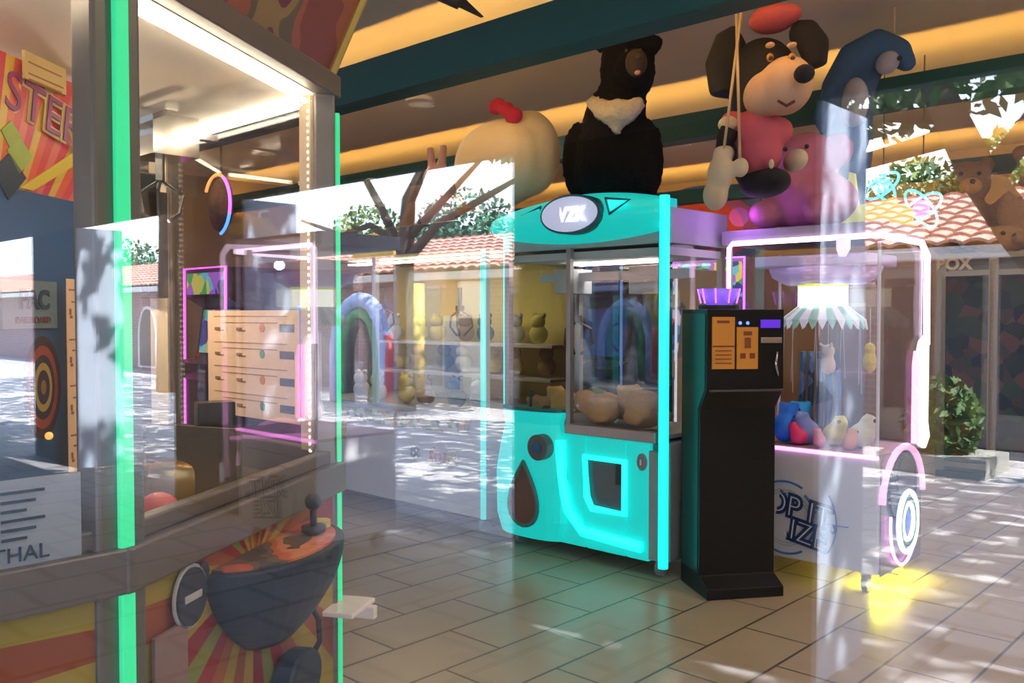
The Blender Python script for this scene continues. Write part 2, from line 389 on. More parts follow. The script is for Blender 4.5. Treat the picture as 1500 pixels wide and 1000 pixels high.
tree('street_tree', 'bare limbed tree with forking trunk before the white shop front, mirrored in the window', (8.3, t1.y),
     [([(0, 0, -.05), (.0, .03, 1.2), (0, -.02, 2.3), (.0, -.1, 3.0), (.1, -.5, 3.7)], [.17, .14, .13, .1, .05]),
      ([(0, -.01, 2.1), (0, -.7, 2.6), (0, -1.5, 2.85), (0, -2.6, 3.2)], [.08, .06, .05, .02]),
      ([(0, 0, 2.4), (.1, -.8, 3.0), (.2, -1.6, 3.6)], [.07, .05, .02]),
      ([(0, .02, 2.2), (0, .5, 2.9), (0, .9, 3.4), (.3, 1.5, 3.8)], [.08, .06, .05, .02]),
      ([(0, .02, 2.35), (0, .8, 2.7), (0, 1.5, 2.6), (.0, 2.6, 2.9)], [.07, .05, .04, .02])],
     [((.6, -2.3, 3.9), (1.3, 1.3, .6)), ((0, 0, 4.4), (1.8, 1.9, .6))], LEAFB, 900, .13)
t2 = atX(1440, 400, 6.4)
tree('pine_tree', 'thick trunked pine with dark spreading boughs above the tiled roof, mirrored in the window', (6.4, t2.y),
     [([(0, -.75, -.05), (0, -.72, .7), (0, -.55, 1.4), (.0, -.2, 1.9), (0, .05, 2.3), (-.1, .25, 2.8), (0, .6, 3.6)], [.2, .16, .14, .13, .12, .10, .06]),
      ([(.0, .0, 2.2), (.1, -.25, 2.6), (.0, -.6, 3.1)], [.10, .08, .05]),
      ([(0, .2, 2.55), (0, .8, 2.45), (0, 1.3, 2.75), (0, 2.0, 2.9)], [.07, .06, .05, .02]),
      ([(0, .3, 2.7), (.2, 1.0, 2.85), (.3, 1.8, 3.2)], [.06, .04, .02])],
     [((.2, .9, 3.0), (1.2, 1.2, .38)), ((0, -.7, 3.1), (1.2, .9, .45)), ((.6, 1.7, 3.3), (1.3, 1.2, .6)), ((0, 0, 3.9), (1.8, 1.8, .6))], PINE2, 520, .10)
for i, (px, X, zc, r, m, lab, sx_) in enumerate(((530, 15, 3.3, 1.3, LEAFA, 'olive green rounded tree behind the roof left of the forked trunk, mirrored in the window', .1),
        (672, 15, 3.35, 1.35, LEAFB, 'blue green rounded tree behind the roof right of the forked trunk, mirrored in the window', .1),
        (180, 15, 2.9, 1.7, LEAFB, 'blue green tree behind the roof of the arched windows, mirrored in the window', .14),
        (1335, 14, 3.0, .9, LEAFA, 'small olive tree behind the tiled roof near the pink machine, mirrored in the window', .09),
        (1500, 14, 3.3, 1.0, LEAFA, 'bright green tree behind the tiled roof at the right edge, mirrored in the window', .1))):
    t = atX(px, 400, X)
    tree('round_tree', lab, (X, t.y), [([(0, 0, -.1), (0, 0, zc)], [.16, .08])], [((.3, 0, zc), (r, r, r * .85)), ((.3, r * .7, zc - .3), (r * .6, r * .6, r * .6)), ((.3, -r * .7, zc - .35), (r * .6, r * .6, r * .6))], m, 1100, sx_)
# unseen pine crowns added above the mirrored view to shade and dapple the street
for i, (x, y, r) in enumerate(((4.5, -2.5, 1.7), (7.6, -2.2, 1.7), (4.5, .8, 1.6), (4.6, 3.4, 1.5), (7.3, 4.0, 1.8), (5.2, 6.8, 2.1), (6.8, 10.5, 2.4), (5.4, -.8, 2.0), (8.2, 1.2, 1.8), (7.4, 15.5, 2.4), (6.2, -5.0, 2.6))):
    tree('shade_pine', 'pine added unseen to shade the street, %s' % ['shading the paving at the shrub', 'farther right over the shrub', 'over the porch edge, middle', 'nearest the porch on the left', 'before the forked street tree', 'shading the white shop front', 'shading the arched windows', 'shading the window side pavement', 'shading the glazed doors', 'at the far left of the street', 'at the far right of the street'][i], (x, y),
         [([(0, 0, -.1), (.1, .1, 3), (0, .2, 5.2)], [.2, .16, .1]) if i in (9, 10) else ([(0, .0, 4.2), (0, .2, 5.2)], [.1, .08])] if i in (9, 10) else
         [([(0, .0, 4.3), (0, .2, 5.3)], [.1, .08])], [((0, 0, 5.2), (r, r, .7))], PINE, 1050 if i != 0 else 700, .17)
bp = atX(1380, 640, 8.4)
bsh = thing('shrub', 'leafy green shrub by the glazed doors, mirrored in the window', 'shrub', V((8.4, bp.y, 0)))
mb = MB(); leaves(mb, (0, 0, .4), (.3, .32, .42), 1400, .06, .2); mb.build('foliage', LEAFA, bsh, kind='stuff')
MB().tube([(0, 0, 0), (0, 0, .5)], .02).build('stem', BARK, bsh)
MB().box((0, 0, .06), (.7, .9, .16)).build('planter', mat('stone_planter', (.35, .36, .33), .9), bsh)

#@@PART2@@
# ================================================================== FILL LIGHT OF THE SHOP, lamps added overhead to warm and brighten it
def lamp(loc_, size, power, col, rot=(0, 0, 0), name='ceiling_fill_light'):
    L = bpy.data.lights.new(name, 'AREA'); L.shape = 'DISK'; L.size = size; L.energy = power; L.color = col
    o = bpy.data.objects.new(name, L); C.objects.link(o); o.location = loc_; o.rotation_euler = rot; return o
for i, (x, y) in enumerate(((1.9, .3), (2.0, -1.6), (4.4, .2), (4.5, 5.2), (7.0, .6), (7.2, 4.6))):
    o = thing('ceiling_fill_disc', 'round white disc added in the ceiling for fill light, %s' % ['nearest the window opposite the tiles', 'at the right by the window', 'between the first two bulkheads', 'above the white machine row', 'right of the back bulkhead', 'in front of the back wall at the left'][i], 'fill light', (x, y, ZC - .03))
    MB().tube([(0, 0, .03), (0, 0, .0)], .11, 20).build('fill_housing', WHITEP, o)
    lamp((x, y, ZC - .05), .2, 26, (1, .84, .64))

def atPl(px, py, P0, n):
    r = ray(px, py); P0 = Vector(P0); n = Vector(n); return CAM + r * ((P0 - CAM).dot(n) / r.dot(n))

# ================================================================== SIX-SIDED CLAW MACHINE AT THE WINDOW
hx = thing('polygonal_claw_machine', 'tall many-sided claw machine with green lit posts and red yellow ray artwork', 'claw machine', (.9, 2.2, 0))
HB = Vector((.9, 2.2, 0))
VS = [Vector(p) for p in ((.375, 1.36, 0), (.575, 1.36, 0), (1.258, 1.771, 0), (1.258, 2.571, 0), (.9, 2.95, 0), (.39, 2.95, 0))]
ZT, ZLEDGE = 1.91, 1.0
DKALU = mat('dark_aluminium', (.20, .175, .16), .4, .5, var=.06, scale=40)
def ring(mb, z0, z1, off0, off1, inner=None):
    cen = sum(VS, Vector()) / 6
    def L(z, off): return [Vector((cen.x + (p.x - cen.x) * off, cen.y + (p.y - cen.y) * off, z)) - HB for p in VS]
    mb.loft([L(z0, off0), L(z1, off1)])
    return mb
RAYC = [(.30, .012, .02), (.34, .09, .02), (.36, .27, .03), (.30, .07, .02), (.40, .28, .04), (.27, .012, .02), (.22, .25, .05)]
def face_frame(i):
    a, b = VS[i], VS[(i + 1) % 6]; u = (b - a).normalized(); n = Vector((u.y, -u.x, 0)); return a, b, u, n
body = ring(MB(), .08, ZLEDGE - .07, .97, .97).build('cabinet', mat('cabinet_dark_red', (.25, .05, .04), .5), hx)
for i in range(6):
    a, b, u, n = face_frame(i); L = (b - a).length
    cx = L * (.5 if i != 0 else 3.2); cz = .98 if i != 0 else .6
    m = raymat('ray_artwork_%s' % 'abcdef'[i], (cx, .86 - .5), 5 if i != 0 else 9, RAYC)
    o = MB().ext((0.02, -.006, -.42), (L - .02, .006, .43)).build('art_panel', m, hx)
    o.matrix_local = Matrix(((u.x, -n.x, 0, a.x - HB.x), (u.y, -n.y, 0, a.y - HB.y), (0, 0, 1, .5), (0, 0, 0, 1)))
# ledge, top frame
fr = MB()
for i in range(6):
    a, b, u, n = face_frame(i); ang = math.atan2(u.y, u.x); rot = Matrix.Rotation(ang, 3, 'Z')
    mid = (a + b) / 2 - HB; L = (b - a).length
    fr.box((mid.x, mid.y, ZLEDGE - .035), (L + .03, .05, .07), rot)
    fr.box((mid.x - n.x * .012, mid.y - n.y * .012, ZLEDGE + .015), (L, .03, .03), rot)
    fr.box((mid.x, mid.y, ZT - .02), (L + .02, .04, .05), rot)
fr.build('window_frame', DKALU, hx, bevel=.004)
for i in range(6):
    p = VS[i] - HB; a, b, u, n = face_frame(i); u0 = face_frame(i - 1)[2]
    nn = (n + face_frame(i - 1)[3]).normalized()
    ang = math.atan2(nn.y, nn.x) + pi / 2
    big = i == 1
    c = p - nn * .02
    o = MB().box((c.x, c.y, ZT / 2), (.085 if big else (.02 if i == 0 else .05), .05 if i else .02, ZT - .02), Matrix.Rotation(ang, 3, 'Z')).build('corner_post', DKALU, hx, bevel=.006)
    q = p + nn * .012
    MB().box((q.x, q.y, ZT / 2 - .02), (.024 if big else .008, .012, ZT - .12), Matrix.Rotation(ang, 3, 'Z')).build('green_light_strip', GREENLED, o, bevel=.003, label='bright green light strip on the corner post')
# floor of the prize pit, ceiling, topper
ring(MB(), ZLEDGE - .06, ZLEDGE - .05, .95, .95).build('pit_floor', mat('pit_brown', (.18, .12, .07), .7), hx)
CEILW = mat('white_machine_ceiling', (.85, .78, .68), .5, var=.02)
ring(MB(), ZT - .045, ZT - .03, .96, .96).build('inner_ceiling', CEILW, hx)
topm = blotch('topper_artwork', [(.22, .05, .04), (.35, .10, .05), (.12, .10, .06), (.3, .2, .08), (.15, .03, .06)], 5, .4, kind='NOISE')
ring(MB(), ZT + .005, 2.45, .985, 1.35).build('topper', topm, hx)
cen = sum(VS, Vector()) / 6
for p in VS:
    ed = MB()
    q0 = cen + (p - cen) * .99 - HB; q1 = cen + (p - cen) * 1.36 - HB
    ed.tube([(q0.x, q0.y, ZT), (q1.x, q1.y, 2.45)], .012, 6)
    ed.build('topper_edge', mat('gold_edging', (.55, .38, .08), .4, .3), hx)
# glass
gl_ = MB()
for i in range(6):
    a, b, u, n = face_frame(i); mid = (a + b) / 2 - HB - n * .02; L = (b - a).length - .05
    gl_.box((mid.x, mid.y, (ZLEDGE + ZT) / 2), (L, .004, ZT - ZLEDGE - .06), Matrix.Rotation(math.atan2(u.y, u.x), 3, 'Z'))
gl_.build('glass_panes', glassmat('machine_glass', .05), hx)
# warm LED strips along the inner edges
led = MB()
for i in range(6):
    a, b, u, n = face_frame(i); a2 = a - n * .045 + u * .05 - HB; b2 = b - n * .045 - u * .05 - HB
    led.tube([(a2.x, a2.y, ZT - .062), (b2.x, b2.y, ZT - .062)], .006, 6)
led.build('top_light_strip', mat('bright_warm_led', (1, .9, .75), .4, emit=(1, .84, .62), es=26), hx)
led = MB(); bd = MB()
WLED2 = mat('white_led_dots', (1, .9, .8), .4, emit=(1, .86, .66), es=6)
for i in (2, 3):
    a, b, u, n = face_frame(i); m0 = face_frame(i - 1)
    c = VS[i] - (n + m0[3]).normalized() * .055 - HB
    k = ZLEDGE + .03
    while k < ZT - .07:
        led.ball((c.x, c.y, k), .0045, nu=6, nv=4); k += .016
led.build('light_dots', WLED2, hx, kind='stuff')
# warm posts inside
for i in (2, 3):
    a, b, u, n = face_frame(i); m0 = face_frame(i - 1); c = VS[i] - (n + m0[3]).normalized() * .04 - HB + (Vector((-.0, .02, 0)) if i == 2 else Vector((-.03, -.02, 0)))
    MB().box((c.x, c.y, (ZLEDGE + ZT) / 2), (.03, .045, ZT - ZLEDGE - .06)).build('inner_post', mat('cream_post', (.75, .62, .45), .5), hx)
# side light bulb bracket, black box at the rear post
p = atPl(250, 330, VS[3], (1, 0, 0)); c = VS[3] - HB + Vector((-.15, -.07, 0))
MB().box((c.x, c.y, 1.63), (.11, .07, .24)).box((c.x + .05, c.y + .0, 1.55), (.06, .07, .3)).build('speaker_box', BLACK, hx, bevel=.004)
# centre art panel
a = Vector((.42, 1.75, 0)); b = Vector((.79, 2.045, 0)); u = (b - a).normalized(); n = Vector((u.y, -u.x, 0))
def face_obj(mb, name, m, zc=0, par=hx, a=a, u=u, n=n, **k):
    o = mb.build(name, m, par, **k); pb = HB if par is hx else Vector(par.location)
    o.matrix_local = Matrix(((u.x, -n.x, 0, a.x - HB.x), (u.y, -n.y, 0, a.y - HB.y), (0, 0, 1, zc), (0, 0, 0, 1))); return o
Lp = (b - a).length
def on(px, py, P=a, N=n, U=u): q = atPl(px, py, P, N); return ((q - P).dot(U), q.z)
red = raymat('red_flame_artwork', (.1, -.35), 30, [(.75, .05, .04), (.85, .12, .03), (.8, .5, .05), (.7, .03, .06), (.85, .16, .1)])
zm = on(60, 285)[1]
upper = face_obj(MB().ext((0, -.004, zm - 1.6), (Lp, .004, ZT - .06 - 1.6)), 'red_art_panel', red, 1.6)
blue = mat('deep_blue_panel', (.02, .10, .26), .35)
lower = face_obj(MB().ext((0, -.004, ZLEDGE - 1.6), (Lp, .004, zm - 1.6)), 'blue_art_panel', blue, 1.6)
def on_face(u0, z, e=-.008): q = a + u * u0 + n * (-e) - HB; return (q.x, q.y, z)
u0, z0 = on(58, 165); PURP = mat('purple_letters', (.32, .03, .16), .4)
text('art_lettering', 'STER', .11, mat('pale_outline', (.75, .55, .2), .4), upper, (Lp * 0 + u0 - .0, -.008, z0 - 1.6), (1, 0, -.12), (.25, 0, 1), .001, offset=.005)
text('art_lettering', 'STER', .11, PURP, upper, (u0 + .002, -.012, z0 - 1.6), (1, 0, -.12), (.25, 0, 1), .001)
for (px, py, r, m_) in ((12, 195, .03, (.4, .5, .06)), (25, 225, .04, (.42, .55, .08)), (10, 255, .05, (.01, .03, .05)), (45, 110, .03, (.5, .5, .1))):
    q = on(px, py); MB().prism([(q[0] - r, q[1] - 1.6), (q[0], q[1] + r * .8 - 1.6), (q[0] + r, q[1] - 1.6), (q[0] - r * .1, q[1] - r - 1.6)], lambda x, z, w_: Vector((x, w_, z)), -.007, -.004).build('art_patch', mat('patch_%d%d' % (px, py), m_, .5), upper)
q0, q1 = on(22, 70), on(84, 140)
nb = MB().ext((q0[0], -.02, q1[1] - 1.6), (q1[0], -.014, q0[1] - 1.6)).build('yellow_notice', mat('yellow_notice_paper', (.8, .55, .2), .6), upper)
for k in range(6): MB().ext((q0[0] + .01, -.0215, q0[1] - 1.615 - k * .011), (q1[0] - .012 - .006 * (k % 3), -.0205, q0[1] - 1.612 - k * .011)).build('notice_line', mat('notice_ink', (.45, .2, .05), .7), nb) if k in (1, 3, 4) else None
q0, q1 = on(25, 275), on(116, 215)
MB().prism([(q0[0], q0[1] - 1.6), (q0[0] + .04, q0[1] - 1.6), (q1[0], q1[1] - .03 - 1.6), (q1[0], q1[1] - 1.6)], lambda x, z, w_: Vector((x, w_, z)), -.008, -.004).build('yellow_flash', mat('yellow_flash', (.8, .62, .03), .4), upper)
# dartboard rings and header
qc = on(60, 567)
for r, c_ in ((.105, (.05, .02, .02)), (.085, (.35, .06, .03)), (.066, (.03, .02, .03)), (.05, (.5, .33, .08)), (.035, (.03, .02, .04)), (.015, (.3, .15, .04))):
    pl = [(qc[0] + r * .6 * cos(t * pi / 16), qc[1] - 1.6 + r * sin(t * pi / 16)) for t in range(32)]
    MB().prism(pl, lambda x, z, w_: Vector((x, w_, z)), -.004 - .002 * (.12 - r) * 10, -.003).build('dartboard_ring', mat('ring_%d' % (r * 1000), c_, .5), lower)
MB().ball((on(58, 638)[0], -.02, on(58, 638)[1] - 1.6), .008).build('lit_bead', mat('warm_bead', (1, .6, .2), .4, emit=(1, .5, .1), es=1.2), lower)
q0, q1 = on(-6, 408), on(76, 480)
hd = MB().ext((q0[0], -.012, q1[1] - 1.6), (q1[0], -.007, q0[1] - 1.6)).build('header_board', mat('blue_grey_board', (.16, .24, .28), .5), lower)
INK = mat('dark_blue_ink', (.02, .05, .09), .6); RINK = mat('dark_red_ink', (.22, .05, .04), .6)
text('board_lettering', 'PAC', .052, INK, hd, ((q0[0] + q1[0]) / 2 + .01, -.0135, on(40, 440)[1] - 1.6), (1, 0, 0), (0, 0, 1), offset=.002)
text('board_lettering', 'DARTBOARD', .019, RINK, hd, ((q0[0] + q1[0]) / 2 + .005, -.0135, on(40, 469)[1] - 1.6), (1, 0, 0), (0, 0, 1))
# instruction posters: cream sheet with rows of pictures
def poster(name, par, o0, ux, nz_, w_, h_, cols, half=False):
    """o0 centre, ux right, nz_ outward"""
    PM = mat('peach_poster_paper', (.80, .52, .32), .5, emit=(1, .66, .4), es=.12); ux = Vector(ux); nz_ = Vector(nz_); up = Vector((0, 0, 1))
    fn = lambda a_, b_, c_: Vector(o0) + ux * a_ + up * b_ + nz_ * c_
    def rect(mb, x, y, ww, hh, e0=.0015, e1=.003): return mb.prism([(x - ww / 2, y - hh / 2), (x + ww / 2, y - hh / 2), (x + ww / 2, y + hh / 2), (x - ww / 2, y + hh / 2)], fn, e0, e1)
    o = rect(MB(), 0, 0, w_, h_, 0, .0015).build(name, PM, par)
    ink = MB(); dk = MB()
    gm = mat('green_print', (.05, .22, .07), .7); om = mat('orange_print', (.75, .25, .06), .7)
    for row in range(4):
        cy = h_ * (.36 - row * .24)
        for k in range(3): rect(ink, -w_ * .02, cy + h_ * (.085 - .03 * k) * (1 if row % 2 == 0 else .9), w_ * (.8 - .1 * k), h_ * .008) if k != 1 else None
        for k in range(cols):
            cx = -w_ * .38 + k * w_ * .76 / max(1, cols - 1)
            rr = h_ * .042
            pl = [(cx + rr * cos(t * pi / 8), cy - h_ * .02 + rr * sin(t * pi / 8)) for t in range(16)]
            mark = k == cols // 2 or cols == 2 and k == 1
            if k == cols - 1 and cols > 2: rect(dk, cx, cy - h_ * .02, w_ * .14, h_ * .07)
            elif not mark: rect(ink, cx, cy - .01, w_ * .06, h_ * .03); rect(ink, cx + w_ * .03, cy - h_ * .05, w_ * .08, h_ * .015)
            else: MB().prism(pl, fn, .0015, .003).build('green_round_mark' if row % 2 else 'orange_round_mark', gm if row % 2 else om, o)
    ink.build('poster_print', mat('brown_print', (.38, .18, .10), .7), o)
    if dk.v: dk.build('dark_photo_print', mat('dark_print', (.12, .08, .09), .7), o)
    return o
p0, p1 = atX(305, 455, 1.235), atX(440, 622, 1.235)
poster('instruction_poster', hx, Vector((1.235, (p0.y + p1.y) / 2, (p0.z + p1.z) / 2)) - HB, (0, -1, 0), (-1, 0, 0), abs(p0.y - p1.y), p0.z - p1.z, 4)
q0, q1 = on(76, 408), on(119, 690)
pc = a + u * ((q0[0] + q1[0]) / 2) + n * .03 - HB; pc.z = (q0[1] + q1[1]) / 2
poster('side_poster', hx, pc, u, n, q1[0] - q0[0], q0[1] - q1[1], 2)
# gantry and claw
ga = MB()
ga.ext((.95 - .9, 1.98 - 2.2, ZT - .09), (.98 - .9, 2.6 - 2.2, ZT - .07)); ga.ext((.6 - .9, 2.2 - 2.2, ZT - .1), (1.2 - .9, 2.23 - 2.2, ZT - .085))
ga.ext((1.0 - .9, 2.15 - 2.2, ZT - .16), (1.12 - .9, 2.29 - 2.2, ZT - .06))
ga.build('gantry', CHROME, hx)
cl = MB(); cb = Vector((1.04, 2.2, 0)) - HB
cl.tube([(cb.x, cb.y, ZT - .15), (cb.x, cb.y, ZT - .22)], .012)
for k in range(3):
    t = k * 2 * pi / 3; cl.tube([(cb.x, cb.y, ZT - .22), (cb.x + .06 * cos(t), cb.y + .06 * sin(t), ZT - .25), (cb.x + .05 * cos(t), cb.y + .05 * sin(t), ZT - .3), (cb.x + .02 * cos(t), cb.y + .02 * sin(t), ZT - .32)], .005, 6)
cl.build('claw', mat('dark_chrome', (.2, .2, .2), .25, .9), hx)
L_ = bpy.data.lights.new('machine_fill_light', 'POINT'); L_.energy = 5; L_.color = (1, .82, .6); L_.shadow_soft_size = .012  # added fill light that brightens the machine's inner ceiling
o_ = bpy.data.objects.new('machine_fill_light', L_); C.objects.link(o_); o_.location = (1.0, 2.35, 1.5)
# prizes of mixed kind heaped in the pit
fa, fb, fu, fn_ = face_frame(1)
for k, (px, py, dd, r, c_, nm, lab) in enumerate(((232, 765, .10, .04, (.75, .12, .1), 'toy_ball', 'small red toy ball in the pit at the left front of the many-sided machine'),
        (270, 722, .22, .055, (.62, .42, .16), 'gold_box', 'crumpled gold wrapped prize in the pit of the many-sided machine'),
        (245, 740, .28, .05, (.5, .35, .12), 'gold_box', 'small gold wrapped prize at the left in the pit of the many-sided machine'),
        (330, 715, .25, .05, (.12, .10, .08), 'dark_box', 'dark boxed prize standing beside the poster in the many-sided machine'),
        (315, 650, .35, .07, (.03, .03, .035), 'dark_box', 'tall black boxed prize under the poster in the many-sided machine'))):
    q = atPl(px, py, VS[1] - fn_ * dd, fn_); zz = ZLEDGE - .05 + r * (1.0 if nm == 'toy_ball' else .9)
    q.z = zz
    rot = Matrix.Rotation(.7 * k, 3, 'Z')
    mb = MB()
    if nm == 'toy_ball': mb.ball(q, r)
    elif nm == 'gold_box': mb.ball(q, (r, r * 1.2, r * .9), rot, sq=.5)
    else: mb.box((q.x, q.y, ZLEDGE - .05 + (r * 2.6) / 2), (r * 1.3, r, r * 2.6), rot)
    tag(mb.build(nm, mat(nm + str(k), c_, .3, .5 if nm == 'gold_box' else 0), smooth=nm != 'dark_box', bevel=.003 if nm == 'dark_box' else 0), lab, 'prize')
ramp = MB().add([VS[1] + fu * .45 - fn_ * .06 - HB + Vector((0, 0, z)) for z in (.96, 1.12)] + [VS[1] + fu * .5 - fn_ * .3 - HB + Vector((0, 0, z)) for z in (1.12, .96)], [(0, 1, 2, 3)])
s_ = ramp.build('chute_wall', mat('brushed_plate', (.35, .28, .2), .3, .6), hx); sm = s_.modifiers.new('t', 'SOLIDIFY'); sm.thickness = .006
# half round control console
def fc(px, py): q = atPl(px, py, VS[1], fn_); return (q - VS[1]).dot(fu), q.z
def fp(t, o_, z): q = VS[1] + fu * t + fn_ * o_ - HB; return Vector((q.x, q.y, z))
NAVY = mat('navy_console_plastic', (.018, .035, .06), .45)
loops = []
T0, T1, tc_ = .22, .66, .44
for k in range(9):
    s = k / 8; z = .705 + .185 * s ** .9; rr = (sin(pi / 2 * min(1, s * .9 + .10))) ** .55
    L = [fp(tc_ + (T1 - T0) / 2 * rr * cos(pi * j / 16), .005 + .145 * rr * sin(pi * j / 16), z) for j in range(17)]
    loops.append(L)
con = MB().loft(loops).build('control_console', NAVY, hx, bevel=.004)
L2 = lambda z, f: [fp(tc_ + (T1 - T0) / 2 * f * cos(pi * j / 16), .006 + .14 * f * sin(pi * j / 16), z) for j in range(17)]
MB().loft([L2(.889, .9), L2(.895, .9)]).build('console_top', blotch('console_artwork', [(.10, .09, .09), (.2, .14, .12), (.62, .14, .08), (.7, .26, .15), (.14, .1, .09)], 7, .4, kind='NOISE'), con)
jq = fp(.53, .07, .9)
MB().tube([jq, jq + Vector((0, 0, .05))], .007).ball(jq + Vector((0, 0, .062)), .018).tube([jq, jq + Vector((0, 0, .012))], .025, 14).build('joystick', BLACKP, con, smooth=True)
jq = fp(.585, .06, .897)
MB().tube([jq, jq + Vector((0, 0, .014))], .022, 14).build('push_button', mat('yellow_button', (.6, .5, .1), .4), con)
# badge, cable holder and plate on the panel below
def disc(px, py, ru, rz, e, th=.004, n_=24): t, z = fc(px, py); return MB().prism([(t + ru * cos(2 * pi * k / n_), z + rz * sin(2 * pi * k / n_)) for k in range(n_)], lambda x, zz, w_: fp(x, w_, zz), e, e + th)
disc(266, 872, .05, .055, .014).build('badge_rim', mat('pale_grey_rim', (.5, .5, .52), .5), hx)
bdg = disc(266, 872, .044, .049, .018).build('round_badge', mat('navy_badge', (.04, .05, .08), .5), hx)
q = fc(285, 838); MB().prism([(q[0] + .018 * cos(pi * k / 8), q[1] + .02 * sin(pi * k / 8)) for k in range(16)], lambda x, zz, w_: fp(x, w_, zz), .014, .018).build('badge_ear', mat('navy_badge'), bdg)
q = fc(266, 872); MB().prism([(q[0] - .025, q[1] - .006), (q[0] + .025, q[1] - .006), (q[0] + .025, q[1] + .006), (q[0] - .025, q[1] + .006)], lambda x, zz, w_: fp(x, w_, zz), .022, .024).build('badge_print', mat('pale_print', (.5, .5, .52), .6), bdg)
q0, q1 = fc(212, 935), fc(262, 1010)
MB().prism([(q0[0], q1[1] - .2), (q1[0], q1[1] - .2), (q1[0], q0[1]), (q0[0], q0[1])], lambda x, zz, w_: fp(x, w_, zz), .012, .018).build('metal_plate', mat('rose_grey_plate', (.33, .22, .22), .4, .3), hx)
q = fc(412, 985)
hd_ = disc(412, 990, .075, .06, .012, .05).build('cable_holder', NAVY, hx, bevel=.01)
MB().tube([fp(q[0] + .03, .05, q[1] + .02), fp(q[0] + .06, .06, q[1] + .05), fp(q[0] + .055, .06, q[1] + .1), fp(q[0] + .07, .03, q[1] + .13)], .006, 6).build('cable', BLACKP, hd_, smooth=True)
# white notice hanging beside the first post, on the short side of the machine
sa = VS[0]; q0 = atPl(-8, 705, (0, 1.355, 0), (0, 1, 0)); q1 = atPl(118, 832, (0, 1.355, 0), (0, 1, 0))
nx0, nx1 = max(GL + .012, q0.x), q1.x
PAP = mat('pale_blue_paper', (.34, .38, .46), .6)
nt_ = MB().ext((nx0 - HB.x, 1.350 - HB.y, q1.z), (nx1 - HB.x, 1.353 - HB.y, q0.z)).build('notice_sheet', PAP, hx)
for k in range(6):
    zz = q0.z - .02 - k * .013
    MB().ext((nx0 + .005 - HB.x, 1.3475 - HB.y, zz), (nx1 - .05 - .012 * (k % 3) - HB.x, 1.3495 - HB.y, zz + .004)).build('notice_line', INK, nt_)
tz = atPl(30, 812, (0, 1.35, 0), (0, 1, 0))
text('notice_lettering', 'THAL', .030, INK, nt_, (tz.x - HB.x, 1.348 - HB.y, tz.z), (1, 0, 0), (0, 0, 1))
# clear ticket tray clamped to the right post
tq = VS[2] + Vector((-.0, -.04, 0))
MB().box((tq.x - HB.x, tq.y - HB.y, .66), (.13, .10, .012), Matrix.Rotation(.5, 3, 'Z')).box((tq.x - HB.x + .04, tq.y - HB.y - .03, .645), (.02, .05, .03), Matrix.Rotation(.5, 3, 'Z')).build('ticket_tray', mat('clear_white_plastic', (.75, .68, .66), .2, emit=(1, .9, .85), es=.1), hx, bevel=.003)

# ================================================================== MACHINES IN A ROW, helpers in a machine's own axes: x right, y deep, z up
def mloc(px, py, X, cy): q = atX(px, py, X); return (cy - q.y, q.z)
def box_frame(w_, d, z0, z1, t):
    out = []
    for x in (-1, 1):
        for y in (0, 1):
            mb = MB(); out.append(mb)
            mb.box((x * (w_ / 2 - t / 2), t / 2 + y * (d - t), (z0 + z1) / 2), (t, t, z1 - z0))
    return out
def glass_box(w_, d, z0, z1, th=.004):
    mb = MB()
    mb.ext((-w_ / 2, 0, z0), (w_ / 2, th, z1)).ext((-w_ / 2, d - th, z0), (w_ / 2, d, z1)).ext((-w_ / 2, 0, z0), (-w_ / 2 + th, d, z1)).ext((w_ / 2 - th, 0, z0), (w_ / 2, d, z1))
    return mb
def casters(o, w_, d, r=.045, m=None):
    for x in (-1, 1):
        for y in (.08, d - .08):
            f = MB().tube([(x * (w_ / 2 - .08) - .015, y, r), (x * (w_ / 2 - .08) + .015, y, r)], r, 14).build('caster', m or GREYP, o)
            MB().box((x * (w_ / 2 - .08), y, .085), (.05, .04, .03)).build('bracket', CHROME, f)
def claw3(o, x, y, z, s=1, m=None):
    mb = MB(); mb.tube([(x, y, z + .16 * s), (x, y, z)], .018 * s).tube([(x, y, z + .02 * s), (x, y, z - .02 * s)], .035 * s, 10)
    for k in range(3):
        t = k * 2 * pi / 3 + .5
        mb.tube([(x, y, z - .01 * s), (x + .09 * s * cos(t), y + .09 * s * sin(t), z - .06 * s), (x + .1 * s * cos(t), y + .1 * s * sin(t), z - .14 * s), (x + .03 * s * cos(t), y + .03 * s * sin(t), z - .21 * s)], .009 * s, 6)
    return mb.build('claw', m or mat('bronze_claw', (.12, .07, .03), .35, .6), o)
M90 = -pi / 2

# ------------------------------------------------------------------ turquoise machine
TX, TY, TW, TD = 3.80, 3.085, 1.15, .60
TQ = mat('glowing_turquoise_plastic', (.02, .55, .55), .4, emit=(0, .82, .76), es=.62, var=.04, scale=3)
TQB = mat('bright_turquoise_light', (.1, .8, .8), .4, emit=(0, 1, .93), es=1.35)
tm = thing('turquoise_claw_machine', 'glowing turquoise claw machine with arched canopy and teardrop prize hatch, in the middle', 'claw machine', (TX, TY, 0), M90)
tl = lambda px, py, X=TX: mloc(px, py, X, TY)
casters(tm, TW, TD)
MB().ext((-TW / 2, .03, .09), (TW / 2, TD, .70)).build('cabinet', mat('grey_cabinet', (.2, .22, .22), .5), tm, bevel=.01)
